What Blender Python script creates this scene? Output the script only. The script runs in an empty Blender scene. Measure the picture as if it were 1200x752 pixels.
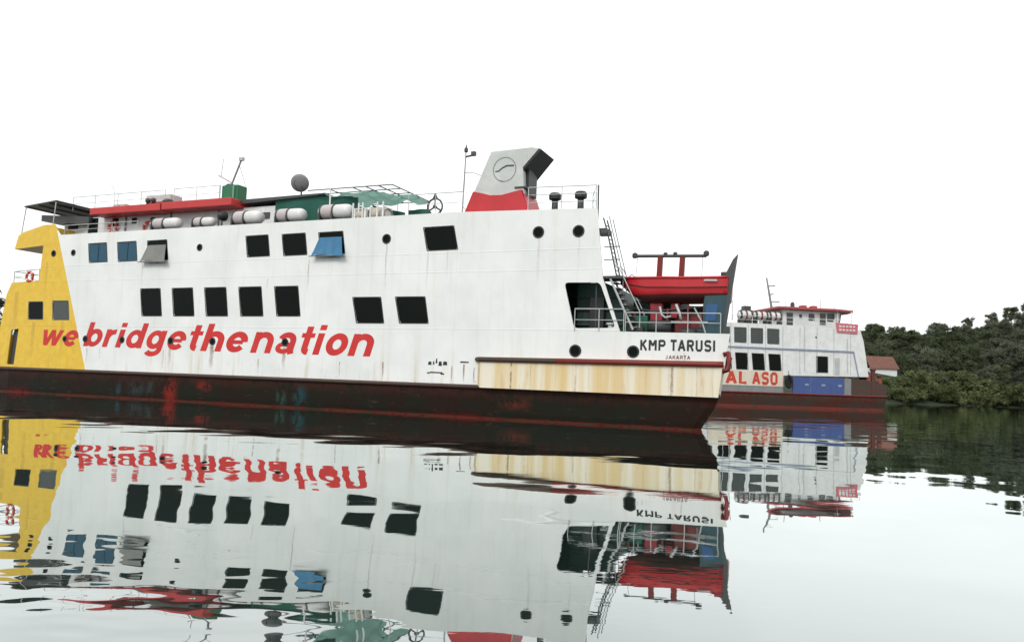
import bpy, bmesh, math, random
from mathutils import Vector, Matrix
from mathutils import noise as mnoise
R = math.radians
random.seed(7)
SC = bpy.context.scene
COL = SC.collection

# ------------------------------------------------------------------ camera
cam_data = bpy.data.cameras.new('camera')
cam_data.sensor_width = 36.0
cam_data.lens = 27.9
cam_data.clip_start = 0.1
cam_data.clip_end = 6000
cam = bpy.data.objects.new('camera', cam_data)
COL.objects.link(cam)
cam.matrix_world = Matrix.Translation((0, 0, 1.8)) @ Matrix.Rotation(R(90 + 4.363), 4, 'X') @ Matrix.Rotation(R(2.062), 4, 'Z')
SC.camera = cam

# ------------------------------------------------------------------ sky (bright overcast) and a weak, wide sun
SUN_EL, SUN_AZ = 40.0, 208.0        # azimuth from +Y clockwise: behind the camera, a little to the left
world = bpy.data.worlds.new('World')
SC.world = world
world.use_nodes = True
wn, wl = world.node_tree.nodes, world.node_tree.links
wn.clear()
w_out = wn.new('ShaderNodeOutputWorld')
w_bg = wn.new('ShaderNodeBackground')
w_bg.inputs['Strength'].default_value = 0.1
w_sky = wn.new('ShaderNodeTexSky')
w_sky.sky_type = 'NISHITA'
w_sky.sun_disc = False
w_sky.sun_elevation = R(SUN_EL)
w_sky.sun_rotation = R(SUN_AZ)
w_mix = wn.new('ShaderNodeMix'); w_mix.data_type = 'RGBA'
w_mix.inputs[0].default_value = 0.93
w_tc = wn.new('ShaderNodeTexCoord')
w_map = wn.new('ShaderNodeMapping'); w_map.inputs['Scale'].default_value = (1.0, 1.0, 2.6)
w_no = wn.new('ShaderNodeTexNoise'); w_no.inputs['Scale'].default_value = 1.6; w_no.inputs['Detail'].default_value = 4
w_ramp = wn.new('ShaderNodeValToRGB')
w_ramp.color_ramp.elements[0].position = 0.26; w_ramp.color_ramp.elements[0].color = (8.7, 9.15, 9.1, 1)
w_ramp.color_ramp.elements[1].position = 0.62; w_ramp.color_ramp.elements[1].color = (12.6, 12.7, 12.6, 1)
wl.new(w_tc.outputs['Generated'], w_map.inputs['Vector'])
wl.new(w_map.outputs['Vector'], w_no.inputs['Vector'])
wl.new(w_no.outputs[0], w_ramp.inputs[0])
wl.new(w_sky.outputs[0], w_mix.inputs[6])
wl.new(w_ramp.outputs[0], w_mix.inputs[7])
wl.new(w_mix.outputs[2], w_bg.inputs['Color'])
wl.new(w_bg.outputs[0], w_out.inputs[0])

sun_data = bpy.data.lights.new('sun', 'SUN')
sun_data.energy = 1.5
sun_data.angle = R(20)
sun_data.color = (1.0, 0.97, 0.92)
sun = bpy.data.objects.new('sun', sun_data)
COL.objects.link(sun)
sun.rotation_euler = (R(90 - SUN_EL), 0, R(180 - SUN_AZ))
sun.location = (0, 0, 60)

SC.view_settings.view_transform = 'Standard'
SC.view_settings.look = 'None'
SC.view_settings.exposure = 0.10
SC.view_settings.gamma = 1.0
SC.cycles.max_bounces = 8
SC.cycles.glossy_bounces = 4
SC.cycles.transparent_max_bounces = 8
SC.cycles.caustics_reflective = False
SC.cycles.caustics_refractive = False

# ------------------------------------------------------------------ node helpers
def new_mat(name):
    m = bpy.data.materials.new(name)
    m.use_nodes = True
    nt = m.node_tree
    return m, nt, nt.nodes['Principled BSDF']

def node(nt, typ, **kw):
    n = nt.nodes.new(typ)
    for k, v in kw.items():
        setattr(n, k, v)
    return n

def math_n(nt, op, a, b=None, clamp=False):
    n = nt.nodes.new('ShaderNodeMath'); n.operation = op; n.use_clamp = clamp
    for i, v in enumerate((a, b)):
        if v is None: continue
        if isinstance(v, (int, float)): n.inputs[i].default_value = v
        else: nt.links.new(v, n.inputs[i])
    return n.outputs[0]

def mixc(nt, fac, a, b):
    n = nt.nodes.new('ShaderNodeMix'); n.data_type = 'RGBA'
    for i, v in ((0, fac), (6, a), (7, b)):
        if isinstance(v, (int, float)): n.inputs[i].default_value = v
        elif isinstance(v, tuple): n.inputs[i].default_value = (*v, 1) if len(v) == 3 else v
        else: nt.links.new(v, n.inputs[i])
    return n.outputs[2]

def ramp01(nt, v, lo, hi):
    n = nt.nodes.new('ShaderNodeMapRange'); n.interpolation_type = 'SMOOTHSTEP'
    nt.links.new(v, n.inputs[0])
    n.inputs[1].default_value = lo; n.inputs[2].default_value = hi
    return n.outputs[0]

def noise_n(nt, vec, scale, detail=4, rough=0.55, mscale=None):
    if mscale:
        mp = nt.nodes.new('ShaderNodeMapping'); mp.inputs['Scale'].default_value = mscale
        nt.links.new(vec, mp.inputs[0]); vec = mp.outputs[0]
    n = nt.nodes.new('ShaderNodeTexNoise')
    n.inputs['Scale'].default_value = scale; n.inputs['Detail'].default_value = detail
    n.inputs['Roughness'].default_value = rough
    nt.links.new(vec, n.inputs['Vector'])
    return n.outputs[0]

def bump_n(nt, h, bsdf, dist, strength=1.0):
    b = nt.nodes.new('ShaderNodeBump'); b.inputs['Distance'].default_value = dist
    b.inputs['Strength'].default_value = strength
    nt.links.new(h, b.inputs['Height']); nt.links.new(b.outputs[0], bsdf.inputs['Normal'])

def coords(nt):
    t = nt.nodes.new('ShaderNodeTexCoord').outputs['Object']
    s = nt.nodes.new('ShaderNodeSeparateXYZ'); nt.links.new(t, s.inputs[0])
    return t, s.outputs[0], s.outputs[1], s.outputs[2]

def paint(name, col, rough=0.5, dirt=0.25, dirt_col=(0.16, 0.10, 0.06), scale=1.2, metallic=0.0, streak=True, spec=0.4):
    m, nt, b = new_mat(name)
    t, x, y, z = coords(nt)
    n1 = noise_n(nt, t, scale, 5, 0.6)
    n2 = noise_n(nt, t, scale * 1.4, 5, 0.65, (2.5, 2.5, 0.3) if streak else (1, 1, 1))
    c = mixc(nt, ramp01(nt, n1, 0.35, 0.7), tuple(v * 0.86 for v in col), col)
    c = mixc(nt, math_n(nt, 'MULTIPLY', ramp01(nt, n2, 0.52, 0.78), dirt), c, dirt_col)
    nt.links.new(c, b.inputs['Base Color'])
    b.inputs['Roughness'].default_value = rough
    b.inputs['Metallic'].default_value = metallic
    b.inputs['Specular IOR Level'].default_value = spec
    bump_n(nt, noise_n(nt, t, 14, 3), b, 0.004)
    return m

M = {}
M['white'] = paint('white_paint', (0.80, 0.81, 0.80), 0.45, 0.25, (0.42, 0.34, 0.24))
M['yellow'] = paint('yellow_paint', (0.74, 0.48, 0.055), 0.45, 0.25)
M['red'] = paint('red_paint', (0.58, 0.030, 0.040), 0.40, 0.15)
M['rust_orange'] = paint('rust_orange_plate', (0.26, 0.085, 0.045), 0.75, 0.6, (0.10, 0.05, 0.03))
M['roof_red'] = paint('roof_red_paint', (0.56, 0.045, 0.045), 0.5, 0.35)
M['boat_red'] = paint('boat_red_gelcoat', (0.52, 0.012, 0.022), 0.28, 0.06, (0.2, 0.02, 0.02), streak=False)
M['maroon'] = paint('maroon_paint', (0.20, 0.022, 0.018), 0.5, 0.5, (0.07, 0.035, 0.022))
M['brown_rub'] = paint('rubber_brown', (0.065, 0.040, 0.030), 0.65, 0.6, (0.16, 0.022, 0.015))
M['black'] = paint('black_paint', (0.016, 0.019, 0.018), 0.45, 0.2, (0.06, 0.04, 0.03))
M['rubber'] = paint('black_rubber', (0.012, 0.012, 0.012), 0.75, 0.3, (0.05, 0.04, 0.03))
M['steel'] = paint('grey_steel', (0.24, 0.25, 0.25), 0.45, 0.4)
M['pale_steel'] = paint('pale_rail_paint', (0.52, 0.55, 0.55), 0.45, 0.4)
M['dark_steel'] = paint('dark_steel', (0.055, 0.062, 0.062), 0.5, 0.4)
M['funnel'] = paint('funnel_grey', (0.60, 0.63, 0.61), 0.45, 0.25, (0.25, 0.22, 0.18))
M['green'] = paint('green_paint', (0.018, 0.17, 0.075), 0.5, 0.3)
M['deck_green'] = paint('deck_green', (0.012, 0.045, 0.036), 0.6, 0.4)
M['tarp'] = paint('green_tarpaulin', (0.014, 0.105, 0.075), 0.65, 0.35, (0.09, 0.16, 0.13), scale=1.0)
M['mint'] = paint('mint_canvas', (0.45, 0.62, 0.57), 0.8, 0.3, (0.25, 0.4, 0.34))
_m = M['mint']; _b = _m.node_tree.nodes['Principled BSDF']; _t = _m.node_tree.nodes.new('ShaderNodeBsdfTranslucent'); _t.inputs[0].default_value = (0.62, 0.80, 0.74, 1)
_x = _m.node_tree.nodes.new('ShaderNodeMixShader'); _x.inputs[0].default_value = 0.6
_m.node_tree.links.new(_b.outputs[0], _x.inputs[1]); _m.node_tree.links.new(_t.outputs[0], _x.inputs[2])
_m.node_tree.links.new(_x.outputs[0], [n for n in _m.node_tree.nodes if n.type == 'OUTPUT_MATERIAL'][0].inputs[0])
M['blue'] = paint('blue_paint', (0.018, 0.095, 0.26), 0.45, 0.3, (0.04, 0.05, 0.06))
M['teal'] = paint('teal_paint', (0.016, 0.062, 0.082), 0.5, 0.3)
M['raft'] = paint('raft_shell', (0.74, 0.73, 0.72), 0.4, 0.3, (0.4, 0.36, 0.32))
M['raft_pink'] = paint('raft_label_panel', (0.56, 0.50, 0.50), 0.5, 0.4, (0.3, 0.22, 0.2))
M['orange'] = paint('orange_red_buoy', (0.66, 0.06, 0.03), 0.5, 0.15)
M['beige'] = paint('beige_canvas', (0.50, 0.45, 0.37), 0.7, 0.4)
M['dish'] = paint('dish_grey', (0.26, 0.25, 0.26), 0.5, 0.2)
M['slogan'] = paint('slogan_red', (0.64, 0.028, 0.026), 0.5, 0.22, (0.55, 0.16, 0.13), scale=0.8)
M['ink'] = paint('black_lettering', (0.022, 0.022, 0.025), 0.55, 0.35, (0.16, 0.13, 0.11))
M['faded'] = paint('faded_lettering', (0.16, 0.055, 0.04), 0.6, 0.6, (0.5, 0.42, 0.38), scale=4)
M['orange_text'] = paint('orange_lettering', (0.60, 0.060, 0.030), 0.55, 0.45, (0.5, 0.2, 0.12))
M['cream'] = paint('cream_paint', (0.70, 0.58, 0.40), 0.55, 0.4, (0.4, 0.2, 0.1))
M['cradle_red'] = paint('cradle_red_paint', (0.27, 0.014, 0.022), 0.5, 0.4, (0.08, 0.02, 0.02))
M['post_brown'] = paint('post_brown_paint', (0.095, 0.030, 0.024), 0.6, 0.5, (0.05, 0.035, 0.025))
M['pale_red'] = paint('weathered_red_roof', (0.40, 0.075, 0.075), 0.6, 0.6, (0.45, 0.22, 0.20))
M['board'] = paint('stained_name_board', (0.76, 0.68, 0.56), 0.55, 0.5, (0.50, 0.22, 0.12))
M['deck'] = paint('deck_grey', (0.11, 0.12, 0.115), 0.7, 0.4)
M['ship_blue'] = paint('ship_blue_panel', (0.055, 0.095, 0.27), 0.5, 0.4, (0.20, 0.22, 0.30))
M['trim_blue'] = paint('trim_grey_blue', (0.30, 0.35, 0.44), 0.5, 0.3)
M['pink_sign'] = paint('pink_sign', (0.62, 0.17, 0.20), 0.5, 0.3, (0.6, 0.4, 0.4))
M['shack_roof'] = paint('rusty_roof', (0.20, 0.092, 0.072), 0.85, 0.7, (0.11, 0.07, 0.055), scale=.6)
M['bark'] = paint('bark', (0.09, 0.07, 0.05), 0.9, 0.4)
M['earth'] = paint('earth', (0.030, 0.042, 0.020), 0.95, 0.4, (0.02, 0.03, 0.012), scale=0.2, streak=False)

def glass_mat(name, col, rough=0.12, spec=0.35):
    m, nt, b = new_mat(name)
    t, x, y, z = coords(nt)
    n = noise_n(nt, t, 1.6, 3)
    nt.links.new(mixc(nt, n, tuple(v * 0.7 for v in col), tuple(v * 1.25 for v in col)), b.inputs['Base Color'])
    b.inputs['Roughness'].default_value = rough
    b.inputs['Specular IOR Level'].default_value = spec
    return m
M['glass'] = glass_mat('dark_window_glass', (0.0035, 0.0060, 0.0048), 0.25, 0.08)
M['glass_blue'] = glass_mat('blue_tinted_glass', (0.012, 0.075, 0.13), 0.2, 0.3)
M['glass_grey'] = glass_mat('grey_window_glass', (0.05, 0.06, 0.06), 0.2, 0.4)
M['blue_tarp'] = paint('blue_tarpaulin', (0.028, 0.155, 0.30), 0.55, 0.3, (0.05, 0.25, 0.4), scale=1.2)
M['grey_tarp'] = paint('grey_sheet', (0.20, 0.20, 0.19), 0.7, 0.3)

STREAKS = [  # s, top z, length, half width, strength
    (-25.6, 3.2, 1.6, 0.16, 0.35), (-22.5, 3.2, 1.6, 0.20, 0.6), (-17.5, 3.2, 1.6, 0.16, 0.45),
    (-3.1, 8.6, 2.6, 0.06, 0.16), (-1.1, 8.6, 1.8, 0.05, 0.12), (-11.4, 8.65, 3.2, 0.06, 0.3),
    (-9.0, 8.1, 2.2, 0.07, 0.2), (-7.9, 8.1, 1.6, 0.05, 0.15), (-16.2, 7.9, 2.0, 0.05, 0.45),
    (-28.2, 8.0, 1.6, 0.05, 0.25), (-11.3, 2.55, 1.0, 0.07, 0.8), (-13.9, 2.5, 0.95, 0.05, 0.55),
    (-19.2, 2.55, 1.0, 0.06, 0.45), (-7.4, 2.45, 0.95, 0.05, 0.6), (-6.75, 2.55, 1.1, 0.06, 0.95),
    (-6.2, 2.4, 1.0, 0.05, 0.75), (-32.3, 2.9, 1.3, 0.10, 0.3), (-31.2, 2.9, 0.8, 0.07, 0.3),
    (-26.1, 2.9, 1.4, 0.05, 0.4), (3.8, 3.3, 1.0, 0.05, 0.3), (-18.9, 6.9, 0.7, 0.05, 0.3),
    (-34.6, 4.5, 2.9, 0.2, 0.2), (-37.2, 4.5, 2.9, 0.25, 0.22), (-39.0, 6.4, 3.6, 0.3, 0.22), (-36.4, 8.3, 3.0, 0.12, 0.2)]

def ferry_side_mat():
    m, nt, b = new_mat('ferry_side_paint')
    t, x, y, z = coords(nt)
    n_big = noise_n(nt, t, 0.35, 4)
    n_fine = noise_n(nt, t, 2.2, 6, 0.65)
    n_str = noise_n(nt, t, 1.5, 5, 0.6, (1.6, 1, 0.10))
    white = mixc(nt, ramp01(nt, n_big, 0.3, 0.7), (0.76, 0.785, 0.775), (0.85, 0.86, 0.85))
    yellow = mixc(nt, ramp01(nt, n_fine, 0.3, 0.7), (0.72, 0.45, 0.035), (0.80, 0.54, 0.055))
    edge = math_n(nt, 'ADD', x, math_n(nt, 'MULTIPLY', z, 0.395))          # s + 0.395 z
    isw = math_n(nt, 'GREATER_THAN', edge, -31.68)
    c = mixc(nt, isw, yellow, white)
    # general grime: soft vertical streaks, stronger low on the plating
    low = ramp01(nt, z, 3.6, 1.4)
    g = math_n(nt, 'MULTIPLY', ramp01(nt, n_str, 0.5, 0.72), math_n(nt, 'ADD', math_n(nt, 'MULTIPLY', low, 0.38), 0.11))
    c = mixc(nt, g, c, (0.50, 0.34, 0.13))
    # chipped spots low down
    chips = math_n(nt, 'MULTIPLY', ramp01(nt, noise_n(nt, t, 6.0, 4, 0.7), 0.62, 0.68), ramp01(nt, z, 3.0, 1.5))
    c = mixc(nt, math_n(nt, 'MULTIPLY', chips, 0.55), c, (0.16, 0.10, 0.06))
    wob = math_n(nt, 'MULTIPLY', math_n(nt, 'SUBTRACT', noise_n(nt, t, 1.0, 3, 0.5, (0.3, 1, 2.0)), 0.5), 0.16)
    xs = math_n(nt, 'ADD', x, wob)
    tot = None
    for s0, zt, ln, hw, st in STREAKS:
        dx = math_n(nt, 'ABSOLUTE', math_n(nt, 'SUBTRACT', xs, s0))
        a = ramp01(nt, dx, hw, hw * 0.25)
        zb = math_n(nt, 'MULTIPLY', ramp01(nt, z, zt - ln, zt - ln * 0.2), math_n(nt, 'LESS_THAN', z, zt))
        v = math_n(nt, 'MULTIPLY', math_n(nt, 'MULTIPLY', a, zb), min(1.0, st * 1.5))
        tot = v if tot is None else math_n(nt, 'MAXIMUM', tot, v)
    patchy = math_n(nt, 'MULTIPLY', tot, ramp01(nt, n_fine, 0.25, 0.6))
    c = mixc(nt, patchy, c, mixc(nt, ramp01(nt, n_fine, 0.4, 0.6), (0.07, 0.05, 0.04), (0.34, 0.15, 0.05)))
    # weld seams between strakes and plates
    seam = None
    for zz in (4.25, 7.05, 8.0):
        v = ramp01(nt, math_n(nt, 'ABSOLUTE', math_n(nt, 'SUBTRACT', z, zz)), 0.035, 0.01)
        seam = v if seam is None else math_n(nt, 'MAXIMUM', seam, v)
    fx = math_n(nt, 'ABSOLUTE', math_n(nt, 'SUBTRACT', math_n(nt, 'FRACT', math_n(nt, 'MULTIPLY', x, 1 / 4.9)), 0.5))
    seam = math_n(nt, 'MAXIMUM', seam, ramp01(nt, fx, 0.007, 0.002))
    c = mixc(nt, math_n(nt, 'MULTIPLY', seam, 0.06), c, (0.45, 0.42, 0.37))
    nt.links.new(c, b.inputs['Base Color'])
    b.inputs['Roughness'].default_value = 0.42
    b.inputs['Specular IOR Level'].default_value = 0.4
    frames = noise_n(nt, t, 0.9, 2, 0.5, (1.3, 1, 0.6))
    h = math_n(nt, 'ADD', math_n(nt, 'MULTIPLY', frames, 0.055), math_n(nt, 'MULTIPLY', seam, 0.006))
    h = math_n(nt, 'ADD', h, math_n(nt, 'MULTIPLY', n_fine, 0.004))
    bump_n(nt, h, b, 1.0, 0.9)
    return m
M['side'] = ferry_side_mat()

def sponson_mat():
    m, nt, b = new_mat('rust_stained_cream_paint')
    t, x, y, z = coords(nt)
    a = noise_n(nt, t, 1.0, 5, 0.6, (1.5, 1, 0.05))
    d = noise_n(nt, t, 1.0, 6, 0.65, (2.6, 1, 0.30))
    f = noise_n(nt, t, 5.0, 5, 0.7)
    c = mixc(nt, ramp01(nt, a, 0.36, 0.64), (0.80, 0.75, 0.62), (0.70, 0.52, 0.24))
    aft = ramp01(nt, x, -1.5, 4.5)
    c = mixc(nt, math_n(nt, 'MULTIPLY', aft, 0.35), c, (0.78, 0.74, 0.62))
    c = mixc(nt, math_n(nt, 'MULTIPLY', ramp01(nt, d, 0.54, 0.78), 0.6), c, (0.46, 0.24, 0.07))
    c = mixc(nt, math_n(nt, 'MULTIPLY', ramp01(nt, f, 0.64, 0.72), 0.3), c, (0.14, 0.08, 0.04))
    for s0, hw, st in ((-4.15, 0.07, 0.85), (3.35, 0.09, 0.75), (-5.85, 0.1, 0.4), (-1.0, 0.06, 0.35), (4.4, 0.05, 0.3)):
        v = ramp01(nt, math_n(nt, 'ABSOLUTE', math_n(nt, 'SUBTRACT', math_n(nt, 'ADD', x, math_n(nt, 'MULTIPLY', math_n(nt, 'SUBTRACT', f, 0.5), 0.1)), s0)), hw, hw * 0.3)
        c = mixc(nt, math_n(nt, 'MULTIPLY', math_n(nt, 'MULTIPLY', v, st), ramp01(nt, f, 0.3, 0.6)), c, (0.22, 0.11, 0.04))
    nt.links.new(c, b.inputs['Base Color'])
    b.inputs['Roughness'].default_value = 0.55
    bump_n(nt, math_n(nt, 'ADD', math_n(nt, 'MULTIPLY', a, 0.03), math_n(nt, 'MULTIPLY', f, 0.004)), b, 1.0)
    return m
M['sponson'] = sponson_mat()

def hull_mat(name, base, red, stripe_hi, extra=True):
    m, nt, b = new_mat(name)
    t, x, y, z = coords(nt)
    a = noise_n(nt, t, 0.35, 5, 0.6, (1, 1, 1.4))
    f = noise_n(nt, t, 2.2, 6, 0.7, (1, 1, 0.6))
    c = mixc(nt, ramp01(nt, a, 0.42, 0.62), base, (base[0] * 1.5, base[1] * 0.65, base[2] * 0.6))
    # rusty red upper strake
    up = math_n(nt, 'MULTIPLY', ramp01(nt, z, 0.75, 1.35), ramp01(nt, f, 0.36, 0.55))
    c = mixc(nt, math_n(nt, 'MULTIPLY', up, 0.5), c, (red[0] * 0.48, red[1] * 1.2, red[2] * 0.9))
    # scruffy boot top just above the water
    zz = math_n(nt, 'ADD', z, math_n(nt, 'MULTIPLY', math_n(nt, 'SUBTRACT', f, 0.5), 0.12))
    st = math_n(nt, 'MULTIPLY', ramp01(nt, zz, stripe_hi, stripe_hi * 0.6), ramp01(nt, a, 0.33, 0.5))
    c = mixc(nt, math_n(nt, 'MULTIPLY', st, 0.8), c, red)
    sc = ramp01(nt, noise_n(nt, t, 3.0, 6, 0.75, (0.35, 1, 2.2)), 0.60, 0.64)
    c = mixc(nt, math_n(nt, 'MULTIPLY', sc, 0.55), c, (0.085, 0.040, 0.022))
    sc2 = math_n(nt, 'MULTIPLY', ramp01(nt, noise_n(nt, t, 7.0, 5, 0.7, (1.4, 1, 0.25)), 0.66, 0.70), ramp01(nt, z, 0.3, 1.2))
    c = mixc(nt, math_n(nt, 'MULTIPLY', sc2, 0.4), c, (0.20, 0.17, 0.12))
    scum = math_n(nt, 'MULTIPLY', ramp01(nt, zz, 0.09, 0.03), ramp01(nt, f, 0.42, 0.5))
    c = mixc(nt, math_n(nt, 'MULTIPLY', scum, 0.5), c, (0.045, 0.055, 0.025))
    if extra:
        for s0, hw, z0, z1, col, k in ((-28.0, 0.9, 0.3, 1.1, (0.05, 0.08, 0.09), 0.4), (-26.9, 0.35, 0.2, 1.2, (0.05, 0.10, 0.095), 0.4),
                                       (-29.4, 0.3, 0.2, 1.0, (0.04, 0.09, 0.12), 0.4), (-16.3, 0.55, 0.2, 1.25, (0.018, 0.085, 0.10), 0.55), (-17.5, 0.4, 0.2, 1.0, (0.04, 0.10, 0.09), 0.6),
                                       (-25.35, 0.6, -0.5, 1.35, (0.22, 0.02, 0.014), 0.85), (-22.9, 0.7, 0.75, 1.3, (0.24, 0.02, 0.02), 0.7),
                                       (-38.0, 1.4, -0.1, 0.35, (0.22, 0.016, 0.024), 0.7), (-6.9, 1.8, -0.1, 0.25, (0.17, 0.014, 0.014), 0.7), (-4.0, 1.0, 0.6, 1.1, (0.16, 0.03, 0.02), 0.6)):
            dx = math_n(nt, 'ABSOLUTE', math_n(nt, 'SUBTRACT', math_n(nt, 'ADD', x, math_n(nt, 'MULTIPLY', math_n(nt, 'SUBTRACT', f, 0.5), 0.8)), s0))
            v = math_n(nt, 'MULTIPLY', ramp01(nt, dx, hw * 1.15, hw * 0.1), math_n(nt, 'MULTIPLY', ramp01(nt, zz, z0 - 0.25, z0 + 0.25), ramp01(nt, zz, z1 + 0.15, z1 - 0.45)))
            c = mixc(nt, math_n(nt, 'MULTIPLY', math_n(nt, 'MULTIPLY', v, k), ramp01(nt, f, 0.42, 0.54)), c, col)
    nt.links.new(c, b.inputs['Base Color'])
    b.inputs['Roughness'].default_value = 0.6
    b.inputs['Specular IOR Level'].default_value = 0.12
    bump_n(nt, math_n(nt, 'ADD', math_n(nt, 'MULTIPLY', noise_n(nt, t, 0.8, 2), 0.03), math_n(nt, 'MULTIPLY', f, 0.01)), b, 1.0)
    return m
M['hull'] = hull_mat('dark_hull_paint', (0.0095, 0.0100, 0.0060), (0.13, 0.012, 0.012), 0.12)
M['hull2'] = hull_mat('brown_hull_paint', (0.042, 0.030, 0.023), (0.20, 0.036, 0.032), 0.285, False)

def foliage_mat(name, dark, light, hue_rand=True):
    m, nt, b = new_mat(name)
    oi = nt.nodes.new('ShaderNodeObjectInfo')
    t, x, y, z = coords(nt)
    n = noise_n(nt, t, 0.6, 4, 0.65)
    c = mixc(nt, ramp01(nt, n, 0.3, 0.7), dark, light)
    hs = nt.nodes.new('ShaderNodeHueSaturation')
    nt.links.new(c, hs.inputs['Color'])
    hs.inputs['Saturation'].default_value = 0.95
    v = nt.nodes.new('ShaderNodeMapRange'); nt.links.new(oi.outputs['Random'], v.inputs[0])
    v.inputs[3].default_value = 0.85; v.inputs[4].default_value = 1.6
    nt.links.new(v.outputs[0], hs.inputs['Value'])
    nt.links.new(hs.outputs[0], b.inputs['Base Color'])
    b.inputs['Roughness'].default_value = 0.75
    b.inputs['Specular IOR Level'].default_value = 0.2
    tr = nt.nodes.new('ShaderNodeBsdfTranslucent'); nt.links.new(hs.outputs[0], tr.inputs[0])     # leaves let light through
    mx = nt.nodes.new('ShaderNodeMixShader'); mx.inputs[0].default_value = 0.4
    nt.links.new(b.outputs[0], mx.inputs[1]); nt.links.new(tr.outputs[0], mx.inputs[2])
    nt.links.new(mx.outputs[0], [n for n in nt.nodes if n.type == 'OUTPUT_MATERIAL'][0].inputs[0])
    return m
M['leaf_dark'] = foliage_mat('dark_foliage', (0.048, 0.064, 0.033), (0.098, 0.120, 0.062))
M['leaf_mid'] = foliage_mat('hazed_mid_foliage', (0.074, 0.090, 0.058), (0.138, 0.158, 0.106))  # greyer, lighter leaves with distance haze put into the colour
M['leaf_pale'] = foliage_mat('mangrove_foliage', (0.066, 0.086, 0.030), (0.140, 0.165, 0.070))

def water_mat():
    m = bpy.data.materials.new('still_water'); m.use_nodes = True
    nt = m.node_tree; nt.nodes.clear()
    out = nt.nodes.new('ShaderNodeOutputMaterial')
    g = nt.nodes.new('ShaderNodeBsdfGlossy'); g.inputs['Roughness'].default_value = 0.012
    g.inputs['Color'].default_value = (0.915, 0.96, 0.95, 1)
    d = nt.nodes.new('ShaderNodeBsdfDiffuse'); d.inputs['Color'].default_value = (0.018, 0.032, 0.027, 1)
    lw = nt.nodes.new('ShaderNodeLayerWeight'); lw.inputs['Blend'].default_value = 0.5
    fac = nt.nodes.new('ShaderNodeValToRGB')          # Fresnel-like rise towards grazing view
    nt.links.new(lw.outputs['Facing'], fac.inputs[0])
    el = fac.color_ramp.elements
    el[0].position, el[0].color = 0.0, (.03, .03, .03, 1)
    el[1].position, el[1].color = 1.0, (.98, .98, .98, 1)
    for p, v in ((.35, .09), (.55, .30), (.68, .49), (.82, .73), (.92, .90)):
        e = el.new(p); e.color = (v, v, v, 1)
    mx = nt.nodes.new('ShaderNodeMixShader')
    nt.links.new(fac.outputs[0], mx.inputs[0])
    nt.links.new(d.outputs[0], mx.inputs[1]); nt.links.new(g.outputs[0], mx.inputs[2])
    nt.links.new(mx.outputs[0], out.inputs[0])
    geo = nt.nodes.new('ShaderNodeNewGeometry').outputs['Position']
    a = noise_n(nt, geo, 0.28, 1, 0.4, (1.2, 1.4, 1))
    bb = noise_n(nt, geo, 0.9, 1, 0.4, (1.1, 1.3, 1))
    cc = noise_n(nt, geo, 4.5, 2, 0.5, (0.7, 1.6, 1))
    gust = ramp01(nt, noise_n(nt, geo, 0.10, 2, 0.5, (1.0, 2.0, 1)), 0.42, 0.62)
    h = math_n(nt, 'ADD', math_n(nt, 'MULTIPLY', a, 0.024), math_n(nt, 'MULTIPLY', bb, 0.0022))
    h = math_n(nt, 'ADD', h, math_n(nt, 'MULTIPLY', math_n(nt, 'MULTIPLY', cc, gust), 0.0005))
    vd = nt.nodes.new('ShaderNodeVectorMath'); vd.operation = 'DISTANCE'; nt.links.new(geo, vd.inputs[0]); vd.inputs[1].default_value = (-4.2, 5.4, 0)
    stir = ramp01(nt, vd.outputs['Value'], 4.6, 1.0)             # water stirred beside the photographer's boat
    h = math_n(nt, 'ADD', h, math_n(nt, 'MULTIPLY', math_n(nt, 'MULTIPLY', noise_n(nt, geo, 1.0, 2, 0.45, (0.8, 1.3, 1)), stir), 0.016))
    b = nt.nodes.new('ShaderNodeBump'); b.inputs['Distance'].default_value = 1.0; b.inputs['Strength'].default_value = 1.0
    nt.links.new(h, b.inputs['Height'])
    for s in (g, d, lw): nt.links.new(b.outputs[0], s.inputs['Normal'])
    return m
M['water'] = water_mat()

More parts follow.
